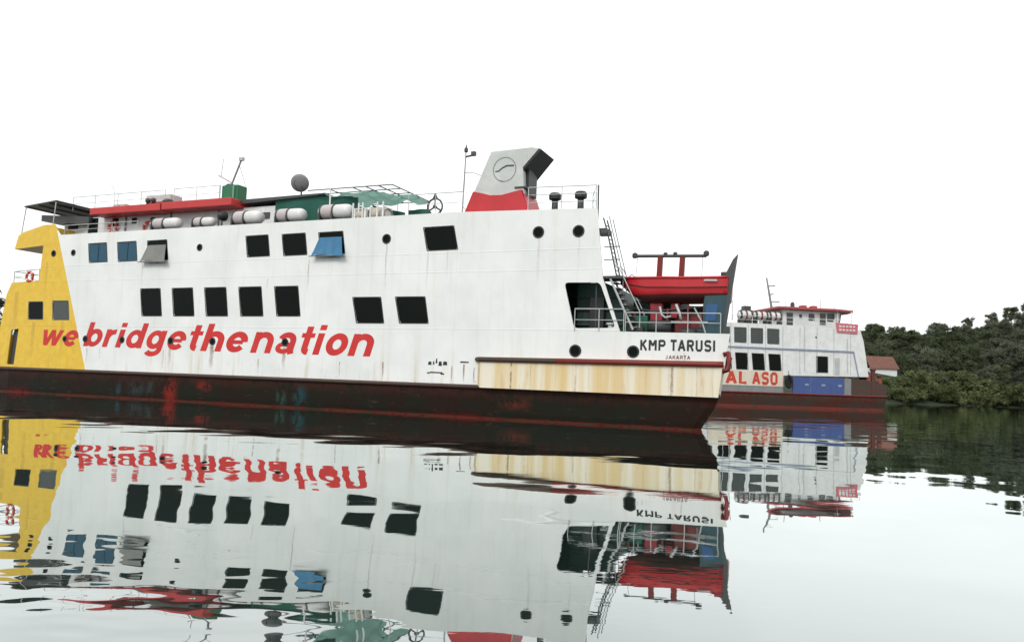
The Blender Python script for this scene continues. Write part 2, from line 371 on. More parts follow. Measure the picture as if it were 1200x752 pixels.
# ------------------------------------------------------------------ mesh helpers
class MB:
    def __init__(self): self.v, self.f = [], []
    def add(self, vs, fs):
        o = len(self.v); self.v += [tuple(p) for p in vs]; self.f += [tuple(i + o for i in f) for f in fs]; return self
    def box(self, x0, x1, y0, y1, z0, z1):
        v = [(x, y, z) for z in (z0, z1) for y in (y0, y1) for x in (x0, x1)]
        return self.add(v, [(0, 2, 3, 1), (4, 5, 7, 6), (0, 1, 5, 4), (2, 6, 7, 3), (0, 4, 6, 2), (1, 3, 7, 5)])
    def prism_y(self, pts, y0, y1):            # polygon in (x, z) carried along y
        n = len(pts)
        v = [(x, y0, z) for x, z in pts] + [(x, y1, z) for x, z in pts]
        return self.add(v, [tuple(range(n - 1, -1, -1)), tuple(range(n, 2 * n))] + [(i, (i + 1) % n, n + (i + 1) % n, n + i) for i in range(n)])
    def prism_z(self, pts, z0, z1):            # polygon in (x, y) carried up
        n = len(pts)
        v = [(x, y, z0) for x, y in pts] + [(x, y, z1) for x, y in pts]
        return self.add(v, [tuple(range(n - 1, -1, -1)), tuple(range(n, 2 * n))] + [(i, (i + 1) % n, n + (i + 1) % n, n + i) for i in range(n)])
    def hexa(self, a, b):                      # two quads (near, far)
        return self.add(list(a) + list(b), [(3, 2, 1, 0), (4, 5, 6, 7), (0, 1, 5, 4), (1, 2, 6, 5), (2, 3, 7, 6), (3, 0, 4, 7)])
    def tube(self, pts, r, n=6, r2=None, closed=False):
        pts = [Vector(p) for p in pts]; rings = []
        for i, p in enumerate(pts):
            if closed: d = pts[(i + 1) % len(pts)] - pts[i - 1]
            else: d = pts[min(i + 1, len(pts) - 1)] - pts[max(i - 1, 0)]
            d.normalize()
            u = d.cross(Vector((0, 0, 1)))
            if u.length < 0.05: u = d.cross(Vector((0, 1, 0)))
            u.normalize(); w = d.cross(u)
            rr = r if r2 is None else r + (r2 - r) * i / (len(pts) - 1)
            rings.append([p + (u * math.cos(2 * math.pi * k / n) + w * math.sin(2 * math.pi * k / n)) * rr for k in range(n)])
        v = [q for rg in rings for q in rg]; f = []
        m = len(rings)
        for i in range(m if closed else m - 1):
            for k in range(n):
                j = (i + 1) % m
                f.append((i * n + k, i * n + (k + 1) % n, j * n + (k + 1) % n, j * n + k))
        if not closed: f += [tuple(range(n - 1, -1, -1)), tuple((m - 1) * n + k for k in range(n))]
        return self.add(v, f)
    def lathe(self, prof, axis='z', n=16, c=(0, 0, 0)):      # prof: (radius, height)
        v, f = [], []
        for r, h in prof:
            for k in range(n):
                a = 2 * math.pi * k / n
                p = (r * math.cos(a), r * math.sin(a), h)
                if axis == 'x': p = (p[2], p[0], p[1])
                if axis == 'y': p = (p[0], p[2], p[1])
                v.append((p[0] + c[0], p[1] + c[1], p[2] + c[2]))
        m = len(prof)
        for i in range(m - 1):
            for k in range(n):
                f.append((i * n + k, i * n + (k + 1) % n, (i + 1) * n + (k + 1) % n, (i + 1) * n + k))
        f += [tuple(range(n - 1, -1, -1)), tuple((m - 1) * n + k for k in range(n))]
        return self.add(v, f)
    def mesh(self, name, mat, smooth=False, bevel=0):
        me = bpy.data.meshes.new(name); me.from_pydata(self.v, [], self.f)
        bm = bmesh.new(); bm.from_mesh(me)
        if bevel: bmesh.ops.bevel(bm, geom=bm.edges[:], offset=bevel, segments=2, profile=0.7, affect='EDGES', clamp_overlap=True)
        bmesh.ops.recalc_face_normals(bm, faces=bm.faces[:])
        bm.to_mesh(me); bm.free()
        me.materials.append(mat)
        if smooth:
            for p in me.polygons: p.use_smooth = True
        return me
    def obj(self, name, mat, parent=None, smooth=False, bevel=0):
        return link(name, self.mesh(name, mat, smooth, bevel), parent)

def link(name, data, parent=None):
    o = bpy.data.objects.new(name, data); COL.objects.link(o)
    if parent: o.parent = parent
    return o

def tag(o, label, cat=None, group=None, kind=None):
    if label: o['label'] = label
    if cat: o['category'] = cat
    if group: o['group'] = group
    if kind: o['kind'] = kind
    return o

def empty(name, loc=(0, 0, 0), rz=0.0):
    o = link(name, None); o.location = loc; o.rotation_euler = (0, 0, rz); o.empty_display_size = 0.5
    return o

def copy_tree(o, parent=None):
    c = o.copy(); COL.objects.link(c); c.parent = parent
    for ch in list(o.children): copy_tree(ch, c)
    return c

def plate(name, outer, holes, y0, y1, mat, parent):
    """flat plate in the (x, z) plane with real openings, y0..y1 thick"""
    cu = bpy.data.curves.new(name, 'CURVE'); cu.dimensions = '2D'; cu.fill_mode = 'BOTH'
    cu.extrude = abs(y1 - y0) / 2
    for poly in [outer] + holes:
        sp = cu.splines.new('POLY'); sp.points.add(len(poly) - 1); sp.use_cyclic_u = True
        for p, (x, z) in zip(sp.points, poly): p.co = (x, z, 0, 1)
    o = link(name, cu)
    me = bpy.data.meshes.new_from_object(o.evaluated_get(bpy.context.evaluated_depsgraph_get()))
    bpy.data.objects.remove(o); bpy.data.curves.remove(cu)
    ym = (y0 + y1) / 2
    for v in me.vertices:
        x, z, d = v.co
        v.co = (x, ym - d, z)
    bm = bmesh.new(); bm.from_mesh(me)
    bmesh.ops.remove_doubles(bm, verts=bm.verts[:], dist=1e-5)
    bmesh.ops.recalc_face_normals(bm, faces=bm.faces[:]); bm.to_mesh(me); bm.free()
    me.materials.clear(); me.materials.append(mat); me.name = name
    return link(name, me, parent)

def round_poly(pts, r, seg=3):
    out = []; n = len(pts)
    for i in range(n):
        p = Vector(pts[i]); a = Vector(pts[i - 1]); b = Vector(pts[(i + 1) % n])
        p0 = p + (a - p).normalized() * r; p1 = p + (b - p).normalized() * r
        for k in range(seg + 1):
            t = k / seg
            q = p0.lerp(p, t).lerp(p.lerp(p1, t), t)
            out.append((q.x, q.y))
    return out

def circle(cx, cz, r, n=18):
    return [(cx + r * math.cos(2 * math.pi * k / n), cz + r * math.sin(2 * math.pi * k / n)) for k in range(n)]

def offset_quad(q, d):
    c = Vector((sum(p[0] for p in q) / len(q), sum(p[1] for p in q) / len(q)))
    out = []
    for p in q:
        v = Vector(p) - c
        out.append((c.x + v.x + math.copysign(d, v.x), c.y + v.y + math.copysign(d, v.y)))
    return out

def ring(name, q, d_in, d_out, y0, y1, mat, parent, rr=0.06):
    return plate(name, round_poly(offset_quad(q, d_out), rr), [round_poly(offset_quad(q, d_in), rr)], y0, y1, mat, parent)

def text_mesh(txt, bold, shear):
    cu = bpy.data.curves.new('lettering', 'FONT'); cu.body = txt; cu.size = 1.0
    cu.offset = bold; cu.shear = shear; cu.resolution_u = 4
    o = link('lettering', cu)
    me = bpy.data.meshes.new_from_object(o.evaluated_get(bpy.context.evaluated_depsgraph_get()))
    bpy.data.objects.remove(o); bpy.data.curves.remove(cu)
    return me

def lettering(name, txt, s0, s1, z0, z1, mat, parent, y=-0.006, bold=0.02, shear=0.0, slope=0.0, ref=None, spacing=None):
    """flat painted lettering filling s0..s1 wide; z0..z1 is baseline to the top of ref (or of the text)"""
    me = text_mesh(txt, bold, shear)
    xs = [v.co.x for v in me.vertices]; ys = [v.co.y for v in me.vertices]
    if ref:
        rm = text_mesh(ref, bold, 0); top = max(v.co.y for v in rm.vertices); bot = min(v.co.y for v in rm.vertices)
    else: top, bot = max(ys), min(ys)
    x0, x1 = min(xs), max(xs)
    for v in me.vertices:
        u = (v.co.x - x0) / (x1 - x0)
        v.co = (s0 + u * (s1 - s0), y, z0 + (v.co.y - bot) / (top - bot) * (z1 - z0) + slope * u)
    me.materials.clear(); me.materials.append(mat); me.name = name
    return link(name, me, parent)

# ================================================================== SETTING: water and shore
bm = MB()
bm.add([(-3000, -400, 0), (3000, -400, 0), (3000, 4000, 0), (-3000, 4000, 0)], [(0, 1, 2, 3)])
water = bm.obj('water', M['water']); tag(water, 'calm mirror-like harbour water', kind='structure')

def shore_y(x):        # where the land meets the water
    return 186 + 5 * math.sin(x * 0.045 + 1) + 3 * math.sin(x * 0.13) + max(0, 92 - x) * 0.28 + max(0, x - 108) * -0.30 if x > -400 else 330
def ground_h(x, y):
    d = y - shore_y(x)
    if d < 0: return max(-3.0, d * 0.2)
    e = min(1, max(0, (x - 136) / 36)); ridge = 17.5 + 10.0 * e * e * (3 - 2 * e) + 1.0 * math.sin(x * 0.11) if x > 40 else 8
    if x < -60: ridge = 12
    k = min(1, d / 95.0)
    k = k * (1.5 - 0.5 * k)
    mound = 5.2 * math.exp(-((x - 91) ** 2 + (y - 198) ** 2) / 90.0)
    return 0.25 + mound + ridge * k + 0.6 * mnoise.noise(Vector((x * 0.06, y * 0.06, 0)))
tb = MB()
xs = [-400 + i * 8 for i in range(120)]
vv, ff = [], []
rows = [-12, -4, 0, 1.5, 4, 8, 14, 22, 32, 44, 58, 74, 92, 115, 150, 200, 260]
for x in xs:
    for d in rows:
        y = shore_y(x) + d; vv.append((x, y, ground_h(x, y)))
nr = len(rows)
for i in range(len(xs) - 1):
    for j in range(nr - 1):
        ff.append((i * nr + j, (i + 1) * nr + j, (i + 1) * nr + j + 1, i * nr + j + 1))
tb.add(vv, ff)
hill = tb.obj('hillside', M['earth'], smooth=True); tag(hill, 'low wooded hillside along the shore', kind='structure')

# --- foliage meshes
def crown_mesh(name, mat, h, rad, n, seed, leaf, lobes, z0, flat=1.0):
    rng = random.Random(seed)
    mb = MB(); cs = []
    for i in range(lobes):
        a = rng.uniform(0, 6.283); rr = rad * math.sqrt(rng.random()) * 0.72
        zz = z0 + (h - z0) * rng.uniform(0.18, 0.86)
        k = rad * rng.uniform(0.20, 0.44) * (1.15 - 0.5 * (zz - z0) / (h - z0))
        cs.append((rr * math.cos(a) * (1.1 - 0.5 * (zz - z0) / (h - z0)), rr * math.sin(a), zz, k))
    for i in range(n):
        cx, cy, cz, k = rng.choice(cs)
        d = Vector((rng.gauss(0, 1), rng.gauss(0, 1), rng.gauss(0, 1))).normalized()
        r = k * (rng.random() ** 0.35) * (1.0 if rng.random() < 0.8 else rng.uniform(1.0, 1.5))
        p = Vector((cx, cy, cz)) + Vector((d.x * r, d.y * r, d.z * r * 0.8 * flat))
        nrm = (d + Vector((rng.uniform(-.6, .6), rng.uniform(-.6, .6), rng.uniform(-.1, .9)))).normalized()
        u = nrm.cross(Vector((0.3, 0.5, 0.8))).normalized(); w = nrm.cross(u)
        l = leaf * rng.uniform(0.55, 1.3)
        b = nrm * l * 0.25
        mb.add([p - u * l - b, p - w * l * 0.6, p + u * l - b * 0.6, p + w * l * 0.6 + b], [(0, 1, 2, 3)])
    return mb.mesh(name, mat)

def trunk_mesh(name, h, r, seed, low=False):
    rng = random.Random(seed); mb = MB()
    p = [Vector((0, 0, -0.6))]
    for i in range(1, 6): p.append(Vector((rng.uniform(-.1, .1) * i, rng.uniform(-.1, .1) * i, h * 0.72 * i / 5)))
    mb.tube(p, r, 7, r * 0.35)
    for i in range(5):
        a = rng.uniform(0, 6.283); b = p[rng.randint(2, 4)]
        e = b + Vector((math.cos(a) * h * 0.22, math.sin(a) * h * 0.22, h * 0.2))
        mb.tube([b, b.lerp(e, 0.5) + Vector((0, 0, h * 0.03)), e], r * 0.45, 5, r * 0.12)
    return mb.mesh(name, M['bark'])

tree_kinds = []
for i in range(5):
    h = (8.0, 9.5, 7.0, 10.5, 8.5)[i]
    tree_kinds.append((h, crown_mesh('crown', M['leaf_dark'] if i % 2 == 0 else M['leaf_mid'], h, h * (0.44, 0.40, 0.48, 0.38, 0.45)[i], 3600, 30 + i, 0.28, 42, h * 0.10), trunk_mesh('trunk', h, 0.22, 60 + i)))
bush_kinds = []
for i in range(4):
    h = (4.2, 3.4, 5.0, 3.8)[i]
    bush_kinds.append((h, crown_mesh('crown', M['leaf_pale'], h, h * (0.85, 1.0, 0.75, 0.9)[i], 2800, 90 + i, 0.24, 20, 0.1, 0.95), trunk_mesh('trunk', h * 0.8, 0.12, 120 + i)))

def plant_tree(kind, x, y, s, name, label, group, cat='tree', zoff=0.0):
    h, cm, tm = kind
    o = empty(name, (x, y, ground_h(x, y) - 0.1 + zoff), random.uniform(0, 6.28)); o.scale = (s, s, s * random.uniform(0.9, 1.12))
    tag(o, label, cat, group)
    link('trunk', tm, o); link('crown', cm, o)
    return o

def bearing_x(px, D):      # rough east position of an image column at a depth (only used to know what the photo can see)
    return (px - 600) / 930.0 * D

rt = random.Random(11)
# forest on the hillside, rows from the back of the beach to the skyline
spots = []
for d in (7, 13, 20, 27, 35, 43, 52, 61, 71, 82, 93):
    x = 70 + rt.uniform(0, 4)
    while x < 220:
        y = shore_y(x) + d + rt.uniform(-3, 3)
        px = 600 + 930 * x / y
        clear_of_shed = abs(x - 91) > 6.5 or y > 204
        if 1000 < px < 1232 and clear_of_shed:
            spots.append((x, y, d))
        x += rt.uniform(3.2, 5.6)
for x, y, d in spots:
    pale = mnoise.noise(Vector((x * 0.05, y * 0.04, 3.3))) + (x - 120) * 0.008
    k = rt.choice((1, 3)) if pale + rt.uniform(-.25, .25) > 0.05 else rt.choice((0, 2, 4))
    top = d > 80
    plant_tree(tree_kinds[k], x, y, rt.uniform(.58, 1.0) * (0.85 if d < 15 else 1.0), 'forest_tree',
               ('grey-green' if k in (1, 3) else 'dark green') + ' leafy tree ' + ('on the skyline of the wooded hillside' if top else 'inside the dense hillside wood'),
               ('skyline' if top else 'hillside') + (' grey-green trees' if k in (1, 3) else ' dark green trees'))
# mangrove bushes along the waterline
x = 84.0
while x < 150:
    for row in (0, 1):
        y = shore_y(x) + 0.6 + row * 4.0 + rt.uniform(-0.6, 1.0)
        px = 600 + 930 * x / y
        if 1034 < px < 1240:
            plant_tree(bush_kinds[rt.randrange(4)], x + rt.uniform(-1, 1), y, rt.uniform(0.75, 1.15) * (0.9 if row == 0 else 1.3), 'mangrove_bush',
                       ('low rounded pale green mangrove bush at the water edge' if row == 0 else 'taller pale green mangrove bush behind the water edge'),
                       ('front' if row == 0 else 'back') + ' mangrove bushes along the shoreline', 'bush')
    x += rt.uniform(2.0, 3.2)
# the single tree that shows at the left edge, beyond the yellow bow
plant_tree(tree_kinds[3], -200.0, 300.0, 2.45, 'shore_tree', 'dark round tree at the left edge beyond the yellow bow', None)

# --- shack on the shore
def shack():
    o = empty('shore_shed', (90.6, 195.0, 3.1), R(8)); o.scale = (.72, .8, .9)
    tag(o, 'low white shed with a rusty red gable roof on the shore', 'shed')
    w = MB(); w.box(-5.0, 4.6, -2.6, 2.6, -1.0, 5.7); w.obj('wall', M['white'], o)
    r = MB()
    r.hexa([(-5.6, -3.1, 5.55), (5.2, -3.1, 5.55), (4.9, 0, 8.9), (-5.2, 0, 8.9)], [(-5.6, -3.1, 5.7), (5.2, -3.1, 5.7), (4.9, 0, 9.05), (-5.2, 0, 9.05)])
    r.hexa([(-5.6, 3.1, 5.55), (5.2, 3.1, 5.55), (4.9, 0.01, 8.9), (-5.2, 0.01, 8.9)], [(-5.6, 3.1, 5.7), (5.2, 3.1, 5.7), (4.9, 0.01, 9.05), (-5.2, 0.01, 9.05)])
    roof = r.obj('roof', M['shack_roof'], o)
    for k in range(14):
        x = -5.3 + k * 0.8
        MB().tube([(x, -3.12, 5.73), (x * 0.955, -0.02, 9.07)], 0.05, 4).obj('roof_rib', M['shack_roof'], roof)
    g = MB(); g.add([(4.6, -2.6, 5.7), (4.6, 2.6, 5.7), (4.6, 0, 8.7), (4.5, -2.6, 5.7), (4.5, 2.6, 5.7), (4.5, 0, 8.7)], [(0, 1, 2), (5, 4, 3), (0, 3, 4, 1), (1, 4, 5, 2), (2, 5, 3, 0)])
    g.obj('gable', M['white'], o)
    return o
shack()

# ================================================================== FERRY (local x runs aft, y inboard, z up; y = 0 is the side we see)
FO = Vector((3.97577, 35.68237, 0.0)); FA = R(-22.98577)
FU = Vector((math.cos(FA), math.sin(FA), 0)); FV = Vector((-math.sin(FA), math.cos(FA), 0))
def fw(s, y, z): return FO + FU * s + FV * y + Vector((0, 0, z))
ferry = empty('car_ferry', FO, FA)
tag(ferry, 'large white car ferry with yellow bow and red slogan along its side', 'ferry')
BEAM = 11.0

WIN = {'up': [(-32.84, 'blue'), (-30.39, 'blue'), (-27.95, 'flap_grey'), (-20.56, ''), (-18.07, ''), (-15.66, 'flap_blue'), (-9.30, 'wide')],
       'lo': [-28.22, -25.75, -23.31, -20.84, -18.37], 'lo2': [-13.30, -10.74]}
quads = []
for s, k in WIN['up']:
    w = 1.50 if k != 'wide' else 1.66
    ln = 0.20 if k not in ('wide',) else 0.28
    quads.append(('up', k, [(s, 9.30), (s + w, 9.32), (s + w + ln, 8.19), (s + ln, 8.17)]))
for s in WIN['lo']: quads.append(('lo', '', [(s, 6.45), (s + 1.52, 6.46), (s + 1.78, 4.89), (s + 0.27, 4.89)]))
for s in WIN['lo2']: quads.append(('lo', '', [(s, 5.82), (s + 1.66, 5.82), (s + 1.92, 4.54), (s + 0.32, 4.54)]))
quads.append(('bow', '', [(-37.79, 5.74), (-36.53, 5.74), (-36.40, 4.67), (-37.72, 4.67)]))
quads.append(('bow', 'grey', [(-35.60, 5.78), (-34.26, 5.78), (-34.06, 4.65), (-35.47, 4.65)]))
PORTS = [(-35.88, 8.81, .17), (-34.12, 8.81, .16), (-23.88, 8.80, .17), (-11.44, 8.83, .22), (-3.13, 8.84, .25), (-1.15, 8.81, .25), (-1.14, 3.30, .25), (1.55, 3.31, .24),
         (-34.28, 3.44, .15), (-32.50, 3.46, .17), (-29.43, 3.44, .16), (-25.60, 3.44, .18), (-22.49, 3.44, .18), (-17.47, 3.46, .18)]
OPENING = [(-1.78, 6.44), (-0.06, 6.42), (0.72, 4.36), (-1.24, 4.33)]
SLOT = [(-39.25, 3.95), (-38.55, 4.05), (-38.75, 1.75), (-39.45, 1.75)]
outline = [(-40.50, 1.5), (-40.36, 4.03), (-39.98, 6.25), (-39.56, 7.02), (-37.05, 7.10), (-36.88, 9.36), (-39.58, 9.20), (-39.30, 10.09), (-38.9, 10.28), (-36.95, 10.68),
           (-36.10, 10.68), (-35.45, 9.98), (-20.0, 10.0), (-9.1, 10.02), (-8.0, 10.03), (-0.30, 9.85), (0.06, 6.62), (0.92, 4.2), (5.69, 4.14), (5.54, 3.02), (5.34, 1.5)]
holes = [round_poly(q, 0.10) for _, _, q in quads] + [circle(*p) for p in PORTS] + [round_poly(OPENING, 0.22, 4), round_poly(SLOT, 0.08)]
side = plate('side_wall', outline, holes, 0.0, 0.12, M['side'], ferry)

# glazing, frames, flaps
for row, kind, q in quads:
    fr = ring('window', q, -0.045, 0.0, -0.012, 0.10, M['black'] if row != 'bow' else M['teal'], ferry)
    gm = M['glass_blue'] if kind == 'blue' else (M['glass_grey'] if kind == 'grey' else M['glass'])
    pn = plate('pane', round_poly(offset_quad(q, -0.02), 0.08), [], 0.02, 0.032, gm, fr)
    cx = (q[0][0] + q[1][0] + q[2][0] + q[3][0]) / 4
    if kind == 'blue':
        MB().box(cx - 0.03, cx + 0.03, -0.005, 0.019, q[2][1] + 0.04, q[0][1] - 0.04).obj('mullion', M['teal'], fr)
    if kind.startswith('flap'):
        mat = M['blue_tarp'] if 'blue' in kind else M['grey_tarp']
        mb = MB(); nx, nz = 14, 12; vs = []
        for j in range(nz + 1):
            for i in range(nx + 1):
                u, t = i / nx, j / nz
                xa = q[0][0] + 0.05 + (q[1][0] - q[0][0] - 0.1) * u
                xb = q[3][0] - 0.42 + (q[2][0] - q[3][0] + 0.55) * u
                x = xa + (xb - xa) * t
                z = (q[0][1] - 0.24) + (q[2][1] - 0.16 - q[0][1] + 0.24) * t + 0.05 * math.sin(u * 5) * t
                y = 0.005 - 0.34 * t + 0.05 * math.sin(u * 9 + t * 3) * t + 0.03 * math.sin(u * 21 + 1) * t
                vs.append((x, y, z))
        n0 = len(vs)
        vs += [(x, y + 0.012, z) for x, y, z in vs]
        fs = []
        for j in range(nz):
            for i in range(nx):
                a = j * (nx + 1) + i
                fs.append((a, a + 1, a + nx + 2, a + nx + 1)); fs.append((n0 + a + nx + 1, n0 + a + nx + 2, n0 + a + 1, n0 + a))
        o = mb.add(vs, fs).obj('hanging_flap', mat, fr, smooth=True)
        tag(o, 'sheet of tarpaulin hanging out of the window')
        MB().tube([(q[3][0] - 0.55, -0.30, q[2][1] - 0.17), (q[2][0] + 0.2, -0.30, q[2][1] - 0.17)], 0.03, 6).obj('flap_rod', M['steel'], fr)
for x, z, r in PORTS:
    p = plate('porthole', circle(x, z, r + 0.04), [circle(x, z, r - 0.03)], -0.02, 0.05, M['black'], ferry)
    y = -0.016 if (z < 3.6 and x < -10) else 0.03
    plate('pane', circle(x, z, r - 0.005), [], y, y + 0.012, M['glass'], p)
sl = plate('fairlead_slot', round_poly(offset_quad(SLOT, 0.03), 0.08), [], 0.22, 0.26, M['dark_steel'], ferry)

# lettering on the side: heavy grotesque letters drawn as strokes (x-height 1)
def arc(cx, cy, rx, ry, a0, a1, n=14): return [(cx + rx * math.cos(R(a0 + (a1 - a0) * k / n)), cy + ry * math.sin(R(a0 + (a1 - a0) * k / n))) for k in range(n + 1)]
RING = arc(.45, .5, .32, .375, 0, 360, 24)
GLYPH = {   # (advance, [(polyline, stroke width, closed)])
    'o': (1.0, [(RING, .285, True)]),
    'e': (1.0, [([(.20, .49), (.72, .49)], .19, False), (arc(.45, .5, .32, .375, 0, 322, 20), .285, False)]),
    'b': (1.03, [([(.13, 0), (.13, 1.38)], .285, False), (arc(.49, .5, .31, .375, 0, 360, 24), .275, True)]),
    'd': (1.05, [([(.79, 0), (.79, 1.38)], .285, False), (arc(.44, .5, .31, .375, 0, 360, 24), .275, True)]),
    'g': (1.05, [([(.79, 1), (.79, -.02)] + arc(.46, -.02, .33, .26, 0, -150, 10), .275, False), (arc(.44, .5, .31, .375, 0, 360, 24), .275, True)]),
    'r': (.68, [([(.13, 0), (.13, 1)], .285, False), (arc(.50, .46, .36, .40, 170, 82, 8), .275, False)]),
    'i': (.42, [([(.13, 0), (.13, 1)], .285, False), ([(.13, 1.14), (.13, 1.38)], .285, False)]),
    'n': (1.02, [([(.13, 0), (.13, 1)], .285, False), (arc(.46, .53, .33, .345, 178, 0, 12) + [(.79, 0)], .285, False)]),
    'h': (1.02, [([(.13, 0), (.13, 1.38)], .285, False), (arc(.46, .53, .33, .345, 178, 0, 12) + [(.79, 0)], .285, False)]),
    't': (.68, [([(.30, 1.30), (.30, .32)] + arc(.47, .30, .17, .18, 180, 275, 6), .275, False), ([(.02, .885), (.60, .885)], .21, False)]),
    'a': (.98, [(arc(.44, .60, .30, .285, 160, 0, 12) + [(.74, .16), (.79, 0)], .265, False), (arc(.40, .285, .27, .175, 0, 360, 20), .22, True)]),
    'w': (1.40, [('bar', .02, 1, .30, 0), ('bar', .30, 0, .60, 1), ('bar', .60, 1, .88, 0), ('bar', .88, 0, 1.16, 1)])}
def ribbon(mb, pts, w, closed, y):
    P = [Vector(p) for p in pts]
    if closed: P = P[:-1]
    n = len(P); L, Rr = [], []
    for i in range(n):
        a = P[i - 1] if (closed or i > 0) else P[i]; b = P[(i + 1) % n] if (closed or i < n - 1) else P[i]
        d = (b - a).normalized(); nn = Vector((-d.y, d.x)) * w / 2
        L.append(P[i] + nn); Rr.append(P[i] - nn)
    vs = [(p.x, y, p.y) for p in L + Rr]
    mb.add(vs, [(i, (i + 1) % n, n + (i + 1) % n, n + i) for i in range(n if closed else n - 1)])
def slogan(txt, s0, s1, z0, xh, slope):
    mb = MB(); pen = 0.0; k = 0
    for ch in txt:
        adv, strokes = GLYPH[ch]
        for st in strokes:
            y = -0.004 - 0.0012 * (k % 6); k += 1
            g = MB()
            if st[0] == 'bar':
                _, xa, za, xb, zb = st
                g.add([(xa - .14, y, za), (xa + .14, y, za), (xb + .14, y, zb), (xb - .14, y, zb)], [(0, 1, 2, 3)])
            else: ribbon(g, st[0], st[1], st[2], y)
            mb.add([(p[0] + pen + .26 * p[2], p[1], p[2]) for p in g.v], g.f)
        pen += adv + .06
    x0 = min(v[0] for v in mb.v); x1 = max(v[0] for v in mb.v)
    mb.v = [(s0 + (v[0] - x0) / (x1 - x0) * (s1 - s0), v[1], z0 + v[2] * xh + slope * (v[0] - x0) / (x1 - x0)) for v in mb.v]
    return mb.obj('slogan_lettering', M['slogan'], ferry)
slogan('we', -36.21, -33.10, 3.02, 0.98, -0.03)
slogan('bridge', -32.67, -24.42, 3.02, 1.07, -0.10)
slogan('the', -24.15, -19.98, 2.90, 1.12, -0.03)
slogan('nation', -19.80, -11.88, 2.86, 1.14, -0.05)
# square stencil capitals
CAPS = {'K': [[(.1, 0), (.1, 1)], [(.16, .45), (.66, 1)], [(.30, .58), (.70, 0)]], 'M': [[(.1, 0), (.1, 1)], [(.8, 0), (.8, 1)], [(.14, .95), (.45, .45)], [(.76, .95), (.45, .45)]],
        'P': [[(.1, 0), (.1, 1)], [(.1, .92), (.58, .92), (.68, .82), (.68, .58), (.58, .48), (.1, .48)]], 'T': [[(.35, 0), (.35, .9)], [(.0, .92), (.7, .92)]],
        'A': [[(.02, 0), (.36, 1)], [(.70, 0), (.36, 1)], [(.16, .32), (.56, .32)]], 'R': [[(.1, 0), (.1, 1)], [(.1, .92), (.56, .92), (.66, .82), (.66, .60), (.56, .50), (.1, .50)], [(.40, .5), (.68, 0)]],
        'U': [[(.1, 1), (.1, .22), (.22, .08), (.54, .08), (.66, .22), (.66, 1)]], 'S': [[(.68, .78), (.58, .92), (.20, .92), (.10, .80), (.10, .62), (.20, .53), (.56, .48), (.66, .38), (.66, .20), (.56, .08), (.18, .08), (.08, .22)]],
        'I': [[(.1, 0), (.1, 1)]], 'J': [[(.5, 1), (.5, .2), (.4, .08), (.2, .08), (.08, .22)]], 'L': [[(.1, 1), (.1, .08), (.6, .08)]], 'O': [[(.1, .2), (.1, .8), (.22, .92), (.54, .92), (.66, .8), (.66, .2), (.54, .08), (.22, .08), (.1, .2)]]}
CAPW = {'M': .9, 'I': .2, 'T': .7}
def capitals(name, txt, s0, s1, z0, z1, mat, parent, w=.18, y0=-.004):
    mb = MB(); pen = 0.0; k = 0
    for ch in txt:
        for st in CAPS[ch]:
            ribbon_g = MB(); ribbon(ribbon_g, st, w, False, y0 - .0012 * (k % 6)); k += 1
            mb.add([(p[0] + pen, p[1], p[2]) for p in ribbon_g.v], ribbon_g.f)
        pen += CAPW.get(ch, .76) + .22
    x0 = min(v[0] for v in mb.v); x1 = max(v[0] for v in mb.v)
    mb.v = [(s0 + (v[0] - x0) / (x1 - x0) * (s1 - s0), v[1], z0 + v[2] * (z1 - z0)) for v in mb.v]
    return mb.obj(name, mat, parent)
capitals('name_lettering', 'KMP', 1.86, 2.98, 3.38, 3.84, M['ink'], ferry, w=.24)
capitals('name_lettering', 'TARUSI', 3.20, 5.10, 3.38, 3.85, M['ink'], ferry, w=.24)
capitals('port_lettering', 'JAKARTA', 2.98, 4.06, 3.02, 3.18, M['faded'], ferry, w=.2)
# stencilled marks low on the plating
mk = MB()
for s0, s1, z0, z1 in ((-8.72, -8.52, 2.48, 2.64), (-8.46, -8.36, 2.50, 2.66), (-8.30, -8.20, 2.56, 2.80), (-8.14, -7.95, 2.44, 2.66), (-7.90, -7.66, 2.48, 2.66)):
    mk.prism_y([(s0, z0), (s1, z0), (s1 - .02, z1), (s0 + .03, z1)], -0.008, -0.002)
for s0, s1, z in ((-8.6, -7.9, 2.08), (-8.0, -7.8, 2.02), (-8.75, -8.6, 2.05), (-6.95, -6.5, 2.62)):
    mk.prism_y([(s0, z), (s1, z), (s1, z + .06), (s0, z + .07)], -0.008, -0.002)
mk.obj('stencil_mark', M['ink'], ferry)

# weld-on rails: rubbing strakes and sponson
MB().tube([(-41.2, 0.05, 1.50), (-40.2, -0.05, 1.50), (-20, -0.05, 1.50), (5.34, -0.05, 1.49)], 0.10, 8).obj('rubbing_strake', M['brown_rub'], ferry, smooth=True)
rb = MB(); rb.tube([(-6.05, -0.03, 2.80), (-5.80, -0.30, 2.80), (-2.0, -0.32, 2.81), (-1.9, -0.32, 2.81)], 0.12, 8).obj('rubbing_strake', M['brown_rub'], ferry, smooth=True)
MB().tube([(-1.9, -0.32, 2.81), (1.6, -0.32, 2.82), (5.2, -0.32, 2.83), (5.5, -0.28, 2.83)], 0.125, 8).obj('rubbing_strake', M['maroon'], ferry, smooth=True)
sp = MB()
sp.hexa([(-6.0, -0.02, 1.52), (-5.75, -0.30, 1.52), (-5.75, -0.28, 2.80), (-6.0, -0.02, 2.80)], [(-5.9, 0.0, 1.52), (-5.7, -0.002, 1.52), (-5.7, -0.002, 2.80), (-5.9, 0.0, 2.80)])
